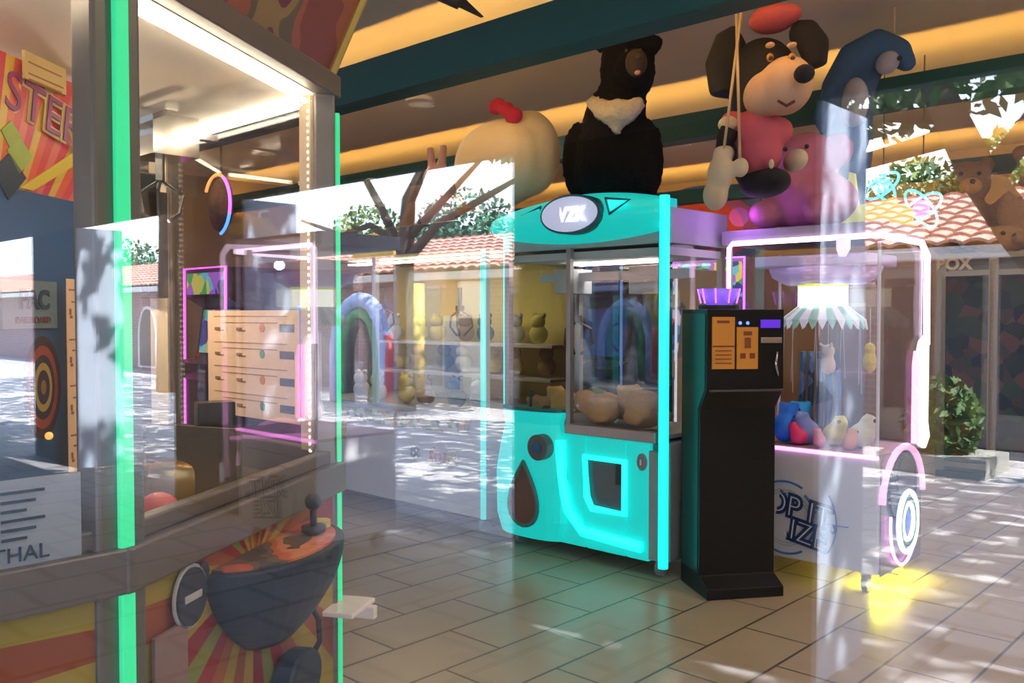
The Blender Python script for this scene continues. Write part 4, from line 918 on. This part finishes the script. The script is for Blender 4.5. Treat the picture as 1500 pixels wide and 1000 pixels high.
# prizes inside it
for i, (px, py, dy, r, c_, lab) in enumerate(((1150, 615, .14, .085, (.0, .16, .8), 'bright blue toy at the left among the prizes of the pink lit machine'),
        (1136, 655, .12, .055, (.75, .55, .08), 'yellow toy at the left corner among the prizes of the pink lit machine'),
        (1170, 670, .1, .05, (.8, .05, .2), 'crimson toy low in front among the prizes of the pink lit machine'),
        (1183, 640, .16, .07, (.25, .35, .8), 'pale lilac toy with dark eye among the prizes of the pink lit machine'),
        (1172, 600, .33, .085, (.02, .35, .8), 'blue toy at the back among the prizes of the pink lit machine'),
        (1222, 648, .2, .065, (.75, .7, .15), 'pale yellow toy in the middle of the prizes of the pink lit machine'),
        (1262, 640, .22, .07, (.7, .78, .7), 'pale mint toy near the right of the prizes of the pink lit machine'),
        (1245, 672, .1, .045, (.75, .4, .25), 'salmon toy low at the right of the prizes of the pink lit machine'),
        (1200, 680, .08, .04, (.8, .35, .5), 'small pink toy low in the middle of the prizes of the pink lit machine'))):
    q = atX(px, py, KX + dy); o = thing('toy', lab, 'toy', (q.x, min(max(q.y, KY - KW / 2 + .12), KY + KW / 2 - .1), .682 + r * .9), .9 * i)
    MB().ball((0, 0, 0), (r, r * .85, r * .9)).ball((r * .5, 0, r * .9), r * .65).ball((r * .5, r * .5, r * 1.4), r * .22).ball((r * .5, -r * .5, r * 1.4), r * .22).build('body', mat('toy_%d' % i, c_, .6), o, remesh=.012)
    MB().ball((r * .75, -r * .5, r * 1.1), r * .14).build('eye', BLACKP, o, smooth=True)
q = atX(1213, 535, KX + .2)
o = thing('soft_toy', 'cream and peach soft toy hanging on strings in the pink lit machine', 'toy', (q.x, q.y, q.z))
MB().ball((0, 0, 0), (.045, .04, .05)).ball((0, 0, .075), .036).ball((-.03, .03, .11), .013).ball((-.03, -.03, .11), .013).build('body', mat('cream_toy', (.7, .55, .45), .8), o, remesh=.01)
MB().tube([(0, 0, .1), (0, 0, .27)], .002, 4).build('string', mat('pale_string'), o)
q = atX(1280, 530, KX + .28)
o = thing('soft_toy', 'yellow soft toy hanging at the right in the pink lit machine', 'toy', (q.x, q.y + .02, q.z))
MB().ball((0, 0, 0), (.035, .035, .06)).ball((0, 0, .07), .03).build('body', mat('yellow_toy', (.7, .6, .12), .8), o, remesh=.01)
MB().tube([(0, 0, .08), (0, 0, .27)], .002, 4).build('string', mat('pale_string'), o)
mb = MB()
for k in range(5): mb.tube([(.0, -.10 + .05 * k, -.22), (.01, -.1 + .05 * k, .0), (0, -.09 + .045 * k, .2)], .018, 6)
q = atX(1200, 570, KX + .33); o = mb.build('streamer_curtain', blotch('blue_streamers', [(.03, .12, .3), (.12, .2, .45), (.02, .05, .12), (.2, .2, .4)], 9, .3), smooth=True); o.location = q; tag(o, 'blue metallic streamers hanging at the back of the pink lit machine', 'streamers')

# the same kind of machine under the porch, its violet outline mirrored in the window
pq = atX(400, 500, 2.75); pm = dup(km, V((2.75, pq.y, 0)), pi / 2, 'pink lit claw machine out on the porch, mirrored left of the forked tree')

# ------------------------------------------------------------------ plush animals
FURB = mat('black_fur', (.006, .005, .005), .95, var=.5, scale=60, bump=.8, spec=.1)
FURW = mat('white_bib_fur', (.42, .38, .32), .95, var=.2, scale=60, bump=.8)
def at0(o, px, py, X): return atX(px, py, X) - Vector(o.location)
BX = 4.1; bq = atX(897, 278, BX)
br = thing('bear_plush', 'big black plush bear with a white bib sitting on the turquoise machine', 'plush toy', (BX, bq.y, 2.0))
S = lambda px: px / 1309 * 5.0
hv = Vector((RT.x, RT.y, 0))      # across
def bp_(px, py, dx=0): p = atX(px, py, BX + dx) - Vector(br.location); return p
mb = MB(); RZB = Matrix.Rotation(-.75, 3, 'Z')
for px, py, r, rz_ in ((897, 252, 72, 42), (897, 225, 68, 60), (900, 185, 60, 55), (905, 158, 52, 40), (919, 104, 50, 50), (919, 80, 46, 38)): mb.ball(bp_(px, py), (S(r) * .8, S(r), S(rz_)), RZB)
mb.ball(bp_(880, 62), S(15)).ball(bp_(956, 64), S(15)).ball(bp_(848, 235), (S(26), S(26), S(60))).ball(bp_(948, 235), (S(24), S(24), S(60))).ball(bp_(928, 100, -.14), (S(26), S(28), S(26)))
mb.build('body', FURB, br, remesh=.02, disp=.03)
mb = MB()
for a_ in ((866, 148), (940, 148)): mb.tube([bp_(a_[0], a_[1], -.13), bp_((a_[0] + 903) / 2, 162, -.19), bp_(903, 172, -.21)], [.035, .06, .06], 10)
mb.ball(bp_(903, 165, -.18), (.06, .13, .07), RZB).tube([bp_(903, 168, -.19), bp_(904, 198, -.20)], [.07, .015], 10)
mb.build('bib', FURW, br, remesh=.013, disp=.02)
MB().ball(bp_(932, 92, -.24), (.06, .06, .075)).build('muzzle', mat('brown_muzzle', (.035, .022, .015), .8), br, remesh=.012)
MB().ball(bp_(935, 84, -.31), .018).build('nose', BLACKP, br, smooth=True)
MB().ball(bp_(934, 106, -.29), (.012, .018, .012)).build('tongue', mat('rose_tongue', (.45, .2, .18), .5), br, smooth=True)
for px in (918, 938): MB().ball(bp_(px, 74, -.25), .010).build('eye', BLACKP, br, smooth=True)

# hanging puppy doll with pink beret, shirt and cream mitts
DX = 4.0
dq = atX(1120, 300, DX); dl = thing('hanging_plush_dog', 'large dark eared plush dog in pink beret and top, hung on ropes', 'plush toy', dq)
def D(px, py, dx=0): return atX(px, py, DX + dx) - dq
S2 = lambda px: px / 1309 * 4.3
DKF = mat('dark_plush', (.014, .013, .018), .9, bump=.4); PEA = mat('peach_plush', (.62, .40, .28), .85, var=.05, bump=.3); CRM = mat('cream_plush', (.66, .55, .40), .9, var=.05, bump=.3)
PNK = mat('pink_cloth', (.55, .10, .15), .85, var=.06, bump=.3)
RZ = Matrix.Rotation(-.75, 3, 'Z')
MB().ball(D(1115, 118, .08), (S2(52), S2(66), S2(62)), RZ).ball(D(1112, 165), (S2(30), S2(34), S2(34)), RZ).ball(D(1105, 225, .02), (S2(34), S2(44), S2(58)), RZ).build('body', DKF, dl, remesh=.018)
MB().tube([D(1085, 50, .0), D(1070, 60, -.02), D(1062, 95, -.04), D(1060, 140, -.05)], [.06, .08, .10, .07], 12).build('ear', DKF, dl, remesh=.014)
MB().tube([D(1160, 45, .05), D(1180, 48, .06), D(1192, 66, .06), D(1196, 98, .06)], [.05, .07, .075, .05], 12).build('ear', DKF, dl, remesh=.014)
MB().ball(D(1150, 126, -.15), (S2(36), S2(54), S2(40)), RZ).ball(D(1122, 138, -.13), (S2(30), S2(50), S2(32)), RZ).build('muzzle', PEA, dl, remesh=.014)
MB().ball(D(1178, 108, -.31), (S2(13), S2(16), S2(12)), RZ).build('nose', DKF, dl, smooth=True)
for px in (1128, 1160):
    e_ = MB().ball(D(px, 84, -.235), (.016, .018, .02), RZ).build('eye', mat('amber_eye', (.5, .22, .05), .2), dl, smooth=True)
    MB().ball(D(px + 1, 85, -.25), .010).build('pupil', BLACKP, e_, smooth=True)
    MB().ball(D(px, 66, -.22), (.02, .03, .012), RZ).build('brow_patch', PEA, dl, smooth=True)
MB().tube([D(1140, 148, -.30), D(1152, 155, -.31), D(1164, 148, -.31)], .007, 6).build('mouth', mat('dark_red_mouth', (.12, .02, .02), .6), dl, smooth=True)
MB().ball(D(1132, 28, -.02), (S2(34), S2(46), S2(18)), RZ).ball(D(1150, 22, -.02), (S2(24), S2(30), S2(14)), RZ).build('beret', PNK, dl, remesh=.016)
MB().ball(D(1110, 195, -.05), (S2(34), S2(42), S2(38)), RZ).ball(D(1112, 228, -.04), (S2(32), S2(42), S2(32)), RZ).ball(D(1072, 180, -.1), (S2(18), S2(20), S2(18)), RZ).ball(D(1146, 192, -.02), (S2(16), S2(16), S2(20)), RZ).build('top', PNK, dl, remesh=.016)
MB().ball(D(1120, 268, .0), (S2(36), S2(58), S2(22)), RZ).build('skirt', DKF, dl, remesh=.018)
MB().ball(D(1068, 182, -.13), (S2(17), S2(17), S2(13))).build('cuff', CRM, dl, remesh=.012)
MB().tube([D(1070, 190, -.14), D(1063, 205, -.15), D(1060, 222, -.16)], [.05, .045, .04], 12).build('arm', DKF, dl, smooth=True)
MB().ball(D(1060, 225, -.17), (S2(14), S2(17), S2(14))).ball(D(1055, 255, -.18), (S2(18), S2(28), S2(28)), RZ).ball(D(1048, 285, -.18), (S2(18), S2(26), S2(24)), RZ).ball(D(1085, 245, -.18), (S2(12), S2(14), S2(15)), RZ).build('mitt', CRM, dl, remesh=.013)
MB().ball(D(1130, 240, -.17), (.01, .012, .022)).build('button', CRM, dl, smooth=True)
MB().ball(D(1165, 235, .05), (S2(14), S2(36), S2(17)), RZ).build('mitt', CRM, dl, remesh=.013)
for (a_, b_) in (((1088, 0), (1060, 222)), ((1078, 0), (1084, 235))):
    top = atX(a_[0], a_[1], DX - .17); low = atX(b_[0], b_[1], DX - .2); e = top + (top - low) * .5; e.z = min(e.z, 2.99)
    t_ = (2.995 - low.z) / (top.z - low.z); e = low + (top - low) * t_
    MB().tube([low - dq, e - dq], .007, 6).build('rope', mat('cream_rope', (.5, .38, .25), .9), dl)

# cream cushion with a rosette
cxq = atX(745, 290, 4.15)
ch = thing('cream_cushion', 'large cream plush cushion with a crimson rosette, standing on the white machine', 'cushion', (4.15, cxq.y, 1.95))
cc_ = atX(728, 222, 4.15) - Vector(ch.location)
MB().ball(cc_ + Vector((0, 0, -.09)), (.20, .48, .28), Matrix.Rotation(-.35, 3, 'Z'), sq=.8).ball(atX(775, 225, 4.15) - Vector(ch.location), (.2, .2, .27), None).build('cushion_body', mat('cream_cushion_plush', (.62, .52, .36), .9, var=.05, bump=.3), ch, remesh=.022)
rq = atX(742, 160, 3.98) - Vector(ch.location)
MB().ball(rq, (.05, .05, .05)).ball(rq + Vector((0, .08, .03)), (.045, .07, .055)).ball(rq + Vector((0, -.06, -.05)), (.045, .07, .055)).build('rosette', mat('crimson_plush', (.4, .01, .05), .85, bump=.4), ch, remesh=.014)
# grey fin shaped plush and pink plush at its left
gq = atX(548, 265, 4.2)
o = thing('grey_fish_plush', 'grey blue plush fish with raised fin at the left end of the white machine', 'plush toy', (4.2, gq.y, 1.96))
z0_ = atX(548, 250, 4.2).z - 1.96
MB().ball((0, 0, .14), (.14, .3, .14)).ball((0, .05, .3), (.05, .14, .14)).tube([(0, .0, .2), (0, .04, .42)], [.12, .02]).tube([(0, -.25, .15), (0, -.42, .34)], [.07, .02]).build('body', mat('slate_plush', (.06, .09, .12), .9, bump=.3), o, remesh=.02)
MB().ball((-.12, .2, .16), .015).build('eye', BLACKP, o, smooth=True)
gq = atX(640, 240, 4.3)
o = thing('mauve_plush', 'dusky pink plush rabbit between the grey fish and the cream cushion', 'plush toy', (4.3, gq.y, 1.96))
MB().ball((0, 0, .15), (.13, .16, .16)).ball((0, 0, .36), (.1, .11, .11)).tube([(0, .05, .42), (0, .07, .6)], [.035, .03]).tube([(0, -.05, .42), (0, -.07, .6)], [.035, .03]).build('body', mat('mauve_fur', (.4, .24, .26), .9, bump=.4), o, remesh=.018)
MB().ball((-.1, 0, .36), .015).build('nose', BLACKP, o, smooth=True)

# blue plush dolphin hanging at the right
HX = 4.9
hq = atX(1280, 320, HX); o = thing('blue_dolphin_plush', 'large blue plush dolphin with pale belly hung head up beside the dressed dog', 'plush toy', hq)
def Q(px, py, dx=0): return atX(px, py, HX + dx) - hq
S3 = lambda px: px / 1309 * 5.0
BLU = mat('blue_plush', (.035, .10, .26), .9, var=.06, bump=.3); PBL = mat('lilac_plush', (.36, .38, .55), .9, var=.05, bump=.3)
pts = [(1335, 100), (1318, 78), (1290, 72), (1262, 90), (1242, 130), (1238, 180), (1245, 230), (1250, 270), (1258, 310)]
mb = MB().tube([Q(x, y) for x, y in pts], [S3(r) for r in (10, 20, 30, 36, 38, 38, 32, 22, 8)], 16)
mb.tube([Q(1285, 75, .02), Q(1310, 48, .02)], [S3(14), S3(3)]).tube([Q(1225, 130, -.1), Q(1200, 175, -.16), Q(1205, 200, -.16)], [S3(16), S3(12), S3(3)])
mb.build('body', BLU, o, remesh=.018)
MB().ball(Q(1252, 150, -.13), (S3(16), S3(30), S3(36)), RZ).build('belly', PBL, o, remesh=.018)
MB().ball(Q(1300, 92, -.10), (S3(14), S3(24), S3(16)), RZ).build('cheek', PBL, o, remesh=.016)
MB().ball(Q(1318, 85, -.16), .014).build('eye', BLACKP, o, smooth=True)
MB().tube([Q(1310, 50), Q(1310, 50) + Vector((0, 0, 2.99 - (hq + Q(1310, 50)).z))], .005, 6).build('hanging_cord', mat('cream_rope'), o)
# pink lit plush behind the dog, on the pink machine
pq_ = atX(1185, 330, 4.55)
o = thing('pink_plush', 'pink plush elephant sitting on top of the pink lit machine', 'plush toy', (4.55, pq_.y, 1.805))
S4 = lambda px: px / 1309 * 4.7
MB().ball((0, 0, .15), (.2, .26, .16)).ball((0, .02, .38), (.13, .15, .14)).ball((-.16, -.14, .08), (.14, .08, .08)).ball((-.16, .16, .08), (.14, .08, .08)).tube([(-.1, .02, .34), (-.2, .02, .26), (-.22, .02, .2)], [.05, .04, .03]).ball((0, -.15, .4), (.04, .09, .1)).ball((0, .18, .4), (.04, .09, .1)).build('body', mat('pink_fur', (.45, .15, .28), .9, bump=.4), o, remesh=.018)
MB().ball((-.12, -.04, .42), .012).ball((-.12, .08, .42), .012).build('eyes', BLACKP, o, smooth=True)

# ------------------------------------------------------------------ prize cabinet at the right with teddies on top
BXX = 7.9
b0, b1 = atX(1372, 600, BXX), atX(1560, 600, BXX); BYc = (b0.y + b1.y) / 2; BWW = abs(b0.y - b1.y)
bx = thing('box_prize_machine', 'dark prize machine with silver frame and BOX lettering, far right behind the pink lit machine', 'prize machine', (BXX, BYc, 0), M90)
MB().ext((-BWW / 2, .02, .06), (BWW / 2, .8, 1.86)).build('cabinet', mat('dark_prize_cabinet', (.05, .05, .055), .4), bx)
mb = MB(); mid = mloc(1455, 500, BXX, BYc)[0]
for x in (-BWW / 2 + .03, mid, BWW / 2 - .03): mb.ext((x - .035, -.02, .06), (x + .035, .02, 1.86))
for z in (.12, 1.7, 1.84): mb.ext((-BWW / 2, -.018, z - .025), (BWW / 2, .018, z + .02))
mb.build('frame', mat('dull_silver', (.26, .26, .27), .4, .5), bx)
MB().ext((-BWW / 2 + .05, -.005, .15), (BWW / 2 - .05, .015, 1.66)).build('display_pane', blotch('dim_prizes', [(.02, .03, .03), (.05, .04, .03), (.015, .02, .03), (.09, .05, .04), (.03, .05, .03)], 9, .25), bx)
MB().ext((-BWW / 2, -.01, 0), (BWW / 2, .7, .06)).build('plinth', mat('dark_blue_plinth', (.02, .04, .10), .5), bx)
tq_ = mloc(1398, 404, BXX, BYc); text('machine_lettering', 'BOX', .13, mat('pale_lettering', (.45, .42, .36), .5), bx, (tq_[0], -.024, 1.77), (1, 0, 0), (0, 0, 1), .002, offset=.006)
TED = mat('teddy_fur', (.26, .15, .08), .95, var=.2, scale=40, bump=.7)
def teddy(px, X, z, s, rz, lab):
    q = atX(px, 380, X); o = thing('teddy_bear', lab, 'plush toy', (X, q.y, z), rz)
    MB().ball((0, 0, .26 * s), (.2 * s, .24 * s, .26 * s)).ball((0, 0, .62 * s), (.19 * s, .21 * s, .19 * s)).ball((0, .17 * s, .78 * s), .07 * s).ball((0, -.17 * s, .78 * s), .07 * s).ball((-.2 * s, .2 * s, .09 * s), (.22 * s, .09 * s, .09 * s)).ball((-.2 * s, -.2 * s, .09 * s), (.22 * s, .09 * s, .09 * s)).ball((-.08 * s, .26 * s, .32 * s), (.08 * s, .08 * s, .17 * s)).ball((-.08 * s, -.26 * s, .32 * s), (.08 * s, .08 * s, .17 * s)).build('body', TED, o, remesh=.03)
    MB().ball((-.2 * s, 0, .57 * s), (.07 * s, .09 * s, .07 * s)).build('muzzle', TANF, o, smooth=True); MB().ball((-.27 * s, 0, .6 * s), .022 * s).build('nose', BLACKP, o, smooth=True)
    MB().ball((-.17 * s, .07 * s, .68 * s), .018 * s).build('eye', BLACKP, o, smooth=True); MB().ball((-.17 * s, -.07 * s, .68 * s), .018 * s).build('eye', BLACKP, o, smooth=True)
teddy(1412, BXX + .36, 1.86, 1.0, .5, 'large brown teddy bear sitting on the dark prize machine, left one of the pair')
teddy(1530, BXX + .36, 1.86, 1.05, .3, 'large brown teddy bear sitting on the dark prize machine, right one of the pair')
q = atX(1465, 390, BXX + .05)
o = thing('teddy_bear', 'small spotted brown teddy lying at the front edge of the dark prize machine', 'plush toy', (BXX - .02, q.y, 1.86), .2)
MB().ball((0, 0, .1), (.1, .24, .11)).ball((0, .2, .12), (.1, .1, .1)).build('body', TAND, o, remesh=.02)
for k in range(4): MB().ball((-.09, -.12 + .08 * k, .12 + .02 * (k % 2)), .018).build('spot', BLACKP, o, smooth=True)

# ------------------------------------------------------------------ far arcade cabinets
def arcade(name, lab, px, X, w_, h_, body, trim, screen, rz=M90, d=.7):
    q = atX(px, 470, X); o = thing(name, lab, 'arcade machine', (X, q.y, 0), rz)
    prof = [(0, 0), (0, .8), (-.12, .88), (-.1, .95), (.1, 1.0), (.16, 1.42), (.02, 1.5), (.02, h_), (d, h_), (d, 0)]
    MB().prism(prof, lambda a_, b_, c_: Vector((c_, a_, b_)), -w_ / 2, w_ / 2).build('cabinet', body, o, bevel=.006)
    MB().add([Vector((x, y - .006, z)) for x, y, z in ((-w_ / 2 + .05, .105, 1.03), (w_ / 2 - .05, .105, 1.03), (w_ / 2 - .05, .158, 1.4), (-w_ / 2 + .05, .158, 1.4))] + [Vector((x, y + .004, z)) for x, y, z in ((-w_ / 2 + .05, .105, 1.03), (w_ / 2 - .05, .105, 1.03), (w_ / 2 - .05, .158, 1.4), (-w_ / 2 + .05, .158, 1.4))], [(0, 1, 2, 3), (7, 6, 5, 4), (0, 4, 5, 1), (1, 5, 6, 2), (2, 6, 7, 3), (3, 7, 4, 0)]).build('screen', screen, o)
    MB().ext((-w_ / 2 + .03, .005, 1.53), (w_ / 2 - .03, .021, h_ - .04)).build('marquee', screen, o)
    dk = MB().box((0, -.02, .93), (w_ - .04, .16, .02)).build('control_deck', BLACKP, o)
    MB().tube([(-.1, -.02, .94), (-.1, -.02, 1.0)], .008).ball((-.1, -.02, 1.01), .018).build('joystick', mat('red_knob', (.6, .03, .03), .4), dk)
    MB().tube([(-w_ / 2, -.005, .1), (-w_ / 2, -.005, .8), (-w_ / 2, .0, h_), (w_ / 2, .0, h_), (w_ / 2, -.005, .8), (w_ / 2, -.005, .1)], .012, 6).build('light_outline', trim, o)
    return o
SCR1 = blotch('pink_blue_screen', [(.02, .1, .35), (.5, .08, .15), (.05, .3, .5), (.6, .5, .6), (.03, .03, .1)], 12, .3, es=.8)
SCR2 = blotch('green_violet_screen', [(.05, .3, .1), (.3, .1, .5), (.5, .45, .1), (.04, .05, .2), (.1, .4, .5)], 10, .3, es=1.0)
WB = mat('pale_arcade_body', (.5, .5, .52), .4)
arcade('arcade_cabinet', 'arcade machine with pink and blue picture screen seen through the turquoise machine', 940, 6.4, .7, 1.75, WB, mat('dim_white_led', (1, 1, 1), .4, emit=(.8, .85, 1), es=.8), SCR1)
arcade('arcade_cabinet', 'arcade machine with green and yellow screen and violet outline right of the turquoise machine', 1035, 7.6, .8, 1.9, mat('lilac_body', (.4, .3, .5), .4), VIOLETLED, SCR2)
arcade('arcade_cabinet', 'black arcade machine seen between the two posts of the turquoise machine', 872, 5.5, .5, 1.9, BK, mat('dim_blue_led', (.2, .4, 1), .4, emit=(.1, .3, .8), es=.5), mat('dark_navy_screen', (.01, .02, .06), .2, emit=(.02, .05, .2), es=.5))
arcade('arcade_cabinet', 'arcade machine with magenta outline behind the poster of the many-sided machine', 300, 3.7, .7, 1.75, mat('plum_body', (.06, .02, .08), .4), mat('magenta_led', (1, .2, .8), .4, emit=(1, .12, .8), es=2), SCR2)
arcade('arcade_cabinet', 'arcade machine with orange outline and blue screen, third from the left at the back', 355, 4.6, .7, 1.8, mat('plum_body'), ORANGELED, SCR1)
arcade('arcade_cabinet', 'dark arcade machine with violet outline beside the right post of the many-sided machine', 425, 5.9, .8, 1.85, mat('dark_grey_body', (.06, .06, .07), .4), VIOLETLED, SCR2)
# neon wheel sign on the left
nq = atX(318, 300, 3.9)
o = thing('neon_sign', 'round neon wheel sign glowing orange to violet to blue, high at the left', 'neon sign', nq, M90)
for k, (a0, a1, m) in enumerate(((60, 150, ORANGELED), (-20, 60, VIOLETLED), (-75, -20, BLUELED))):
    MB().tube([(.22 * cos(R(a0 + (a1 - a0) * j / 8)), 0, .26 * sin(R(a0 + (a1 - a0) * j / 8))) for j in range(9)], .014, 6).build('neon_tube', m, o, smooth=True)
MB().prism([(.19 * cos(k * pi / 10), .23 * sin(k * pi / 10)) for k in range(20)], lambda x, z, w_: Vector((x, w_, z)), .02, .05).build('backing', blotch('dim_wheel_print', [(.05, .02, .06), (.1, .04, .08), (.03, .03, .05)], 14, .5), o)
MB().tube([(0, .04, .2), (0, .04, 2.99 - nq.z)], .01, 6).build('hanging_rod', BLACKP, o)
# blue and violet balls of light seen by the right post
bq_ = atX(447, 515, 3.5); o = MB().ball((0, 0, 0), (.05, .16, .36)).build('light_column', mat('royal_blue_light', (.05, .1, .9), .4, emit=(.04, .08, 1), es=1.2), smooth=True); o.location = bq_
tag(o, 'oblong royal blue lamp glowing between the poster and the right post', 'lamp')
# mural on the back wall
mq = atX(1025, 335, XB - .03)
o = thing('wall_mural', 'round wall mural of blue, violet and red bands above the back machines', 'mural', (XB - .02, mq.y, mq.z), M90)
for k, (r, c_) in enumerate(((.75, (.03, .08, .4)), (.6, (.25, .05, .35)), (.46, (.45, .05, .06)), (.3, (.5, .3, .05)))):
    MB().prism([(r * 1.3 * cos(j * pi / 16), r * .7 * sin(j * pi / 16)) for j in range(32)], lambda x, z, w_: Vector((x, w_, z)), -.01 - .004 * k, 0 if k == 0 else -.01).build('mural_band', mat('mural_%d' % k, c_, .6), o)
# sign on the pink machine: yellow peak board; neon atoms beside it
yq = atX(1245, 330, 4.62)
o = thing('yellow_peak_sign', 'yellow board with a pointed peak standing on the pink lit machine', 'sign', (4.72, yq.y - .0, 1.805), M90)
MB().prism([(-.15, 0), (.28, 0), (.28, .09), (.2, .12), (.19, .16), (.12, .14), (.0, .13), (-.02, .30), (-.05, .31), (-.07, .12)], lambda x, z, w_: Vector((x, w_, z)), 0, .02).build('sign_board', mat('lime_yellow_board', (.6, .62, .12), .5, emit=(.8, .85, .15), es=.35), o)
def atom(px, py, X, s, lab, cm_):
    q = atX(px, py, X); o = thing('neon_atom', lab, 'neon sign', q, M90)
    for k in range(2):
        a = .45 + k * 1.9
        MB().tube([(s * (cos(a) * cos(t * pi / 12) * 1.0 - sin(a) * .42 * sin(t * pi / 12)), -.01 * k, s * (sin(a) * cos(t * pi / 12) + cos(a) * .42 * sin(t * pi / 12)) * 1.2) for t in range(24)], .008, 6, closed=True).build('neon_ring', CYANLED, o, smooth=True)
    MB().ball((0, 0, 0), (s * .4, .03, s * .4)).build('neon_core', cm_, o, smooth=True)
    MB().tube([(0, .02, 0), (0, .02, 2.99 - q.z)], .004, 5).build('hanging_wire', BLACKP, o)
atom(1292, 272, 5.6, .11, 'cyan neon atom sign with blue core above the pink lit machine', CYANLED)
atom(1350, 305, 5.9, .13, 'cyan neon atom sign with magenta core right of the pink lit machine', mat('magenta_led'))
# ceiling spotlight and wires
sq = atX(652, 10, 2.9)
o = thing('track_spotlight', 'dark adjustable spotlight under the lit ceiling above the first bulkhead', 'spotlight', (sq.x, sq.y, ZC))
zz = sq.z - ZC
MB().tube([(0, 0, 0), (0, 0, zz + .05)], .012).tube([(-.08, .08, zz + .1), (.05, -.05, zz + .02)], .035, 10).build('lamp_body', mat('bronze_lamp', (.05, .035, .025), .5, .4), o, bevel=.003)
MB().add([(.03, -.02, zz + .08), (.12, -.12, zz - .05), (.0, -.05, zz + .0), (.05, -.02, zz + .09), (.14, -.12, zz - .04), (.02, -.05, zz + .01)], [(0, 1, 2), (5, 4, 3), (0, 3, 4, 1), (1, 4, 5, 2), (2, 5, 3, 0)]).build('barn_door', mat('bronze_lamp'), o)
mb = MB(); a_, b_ = atX(985, 25, 4.4), atX(1052, 90, 5.2)
o = mb.tube([a_, b_], .004, 5).build('ceiling_wire', mat('grey_wire', (.2, .18, .16), .6)); tag(o, 'thin grey wire slanting down between bear and dressed dog', 'wire')
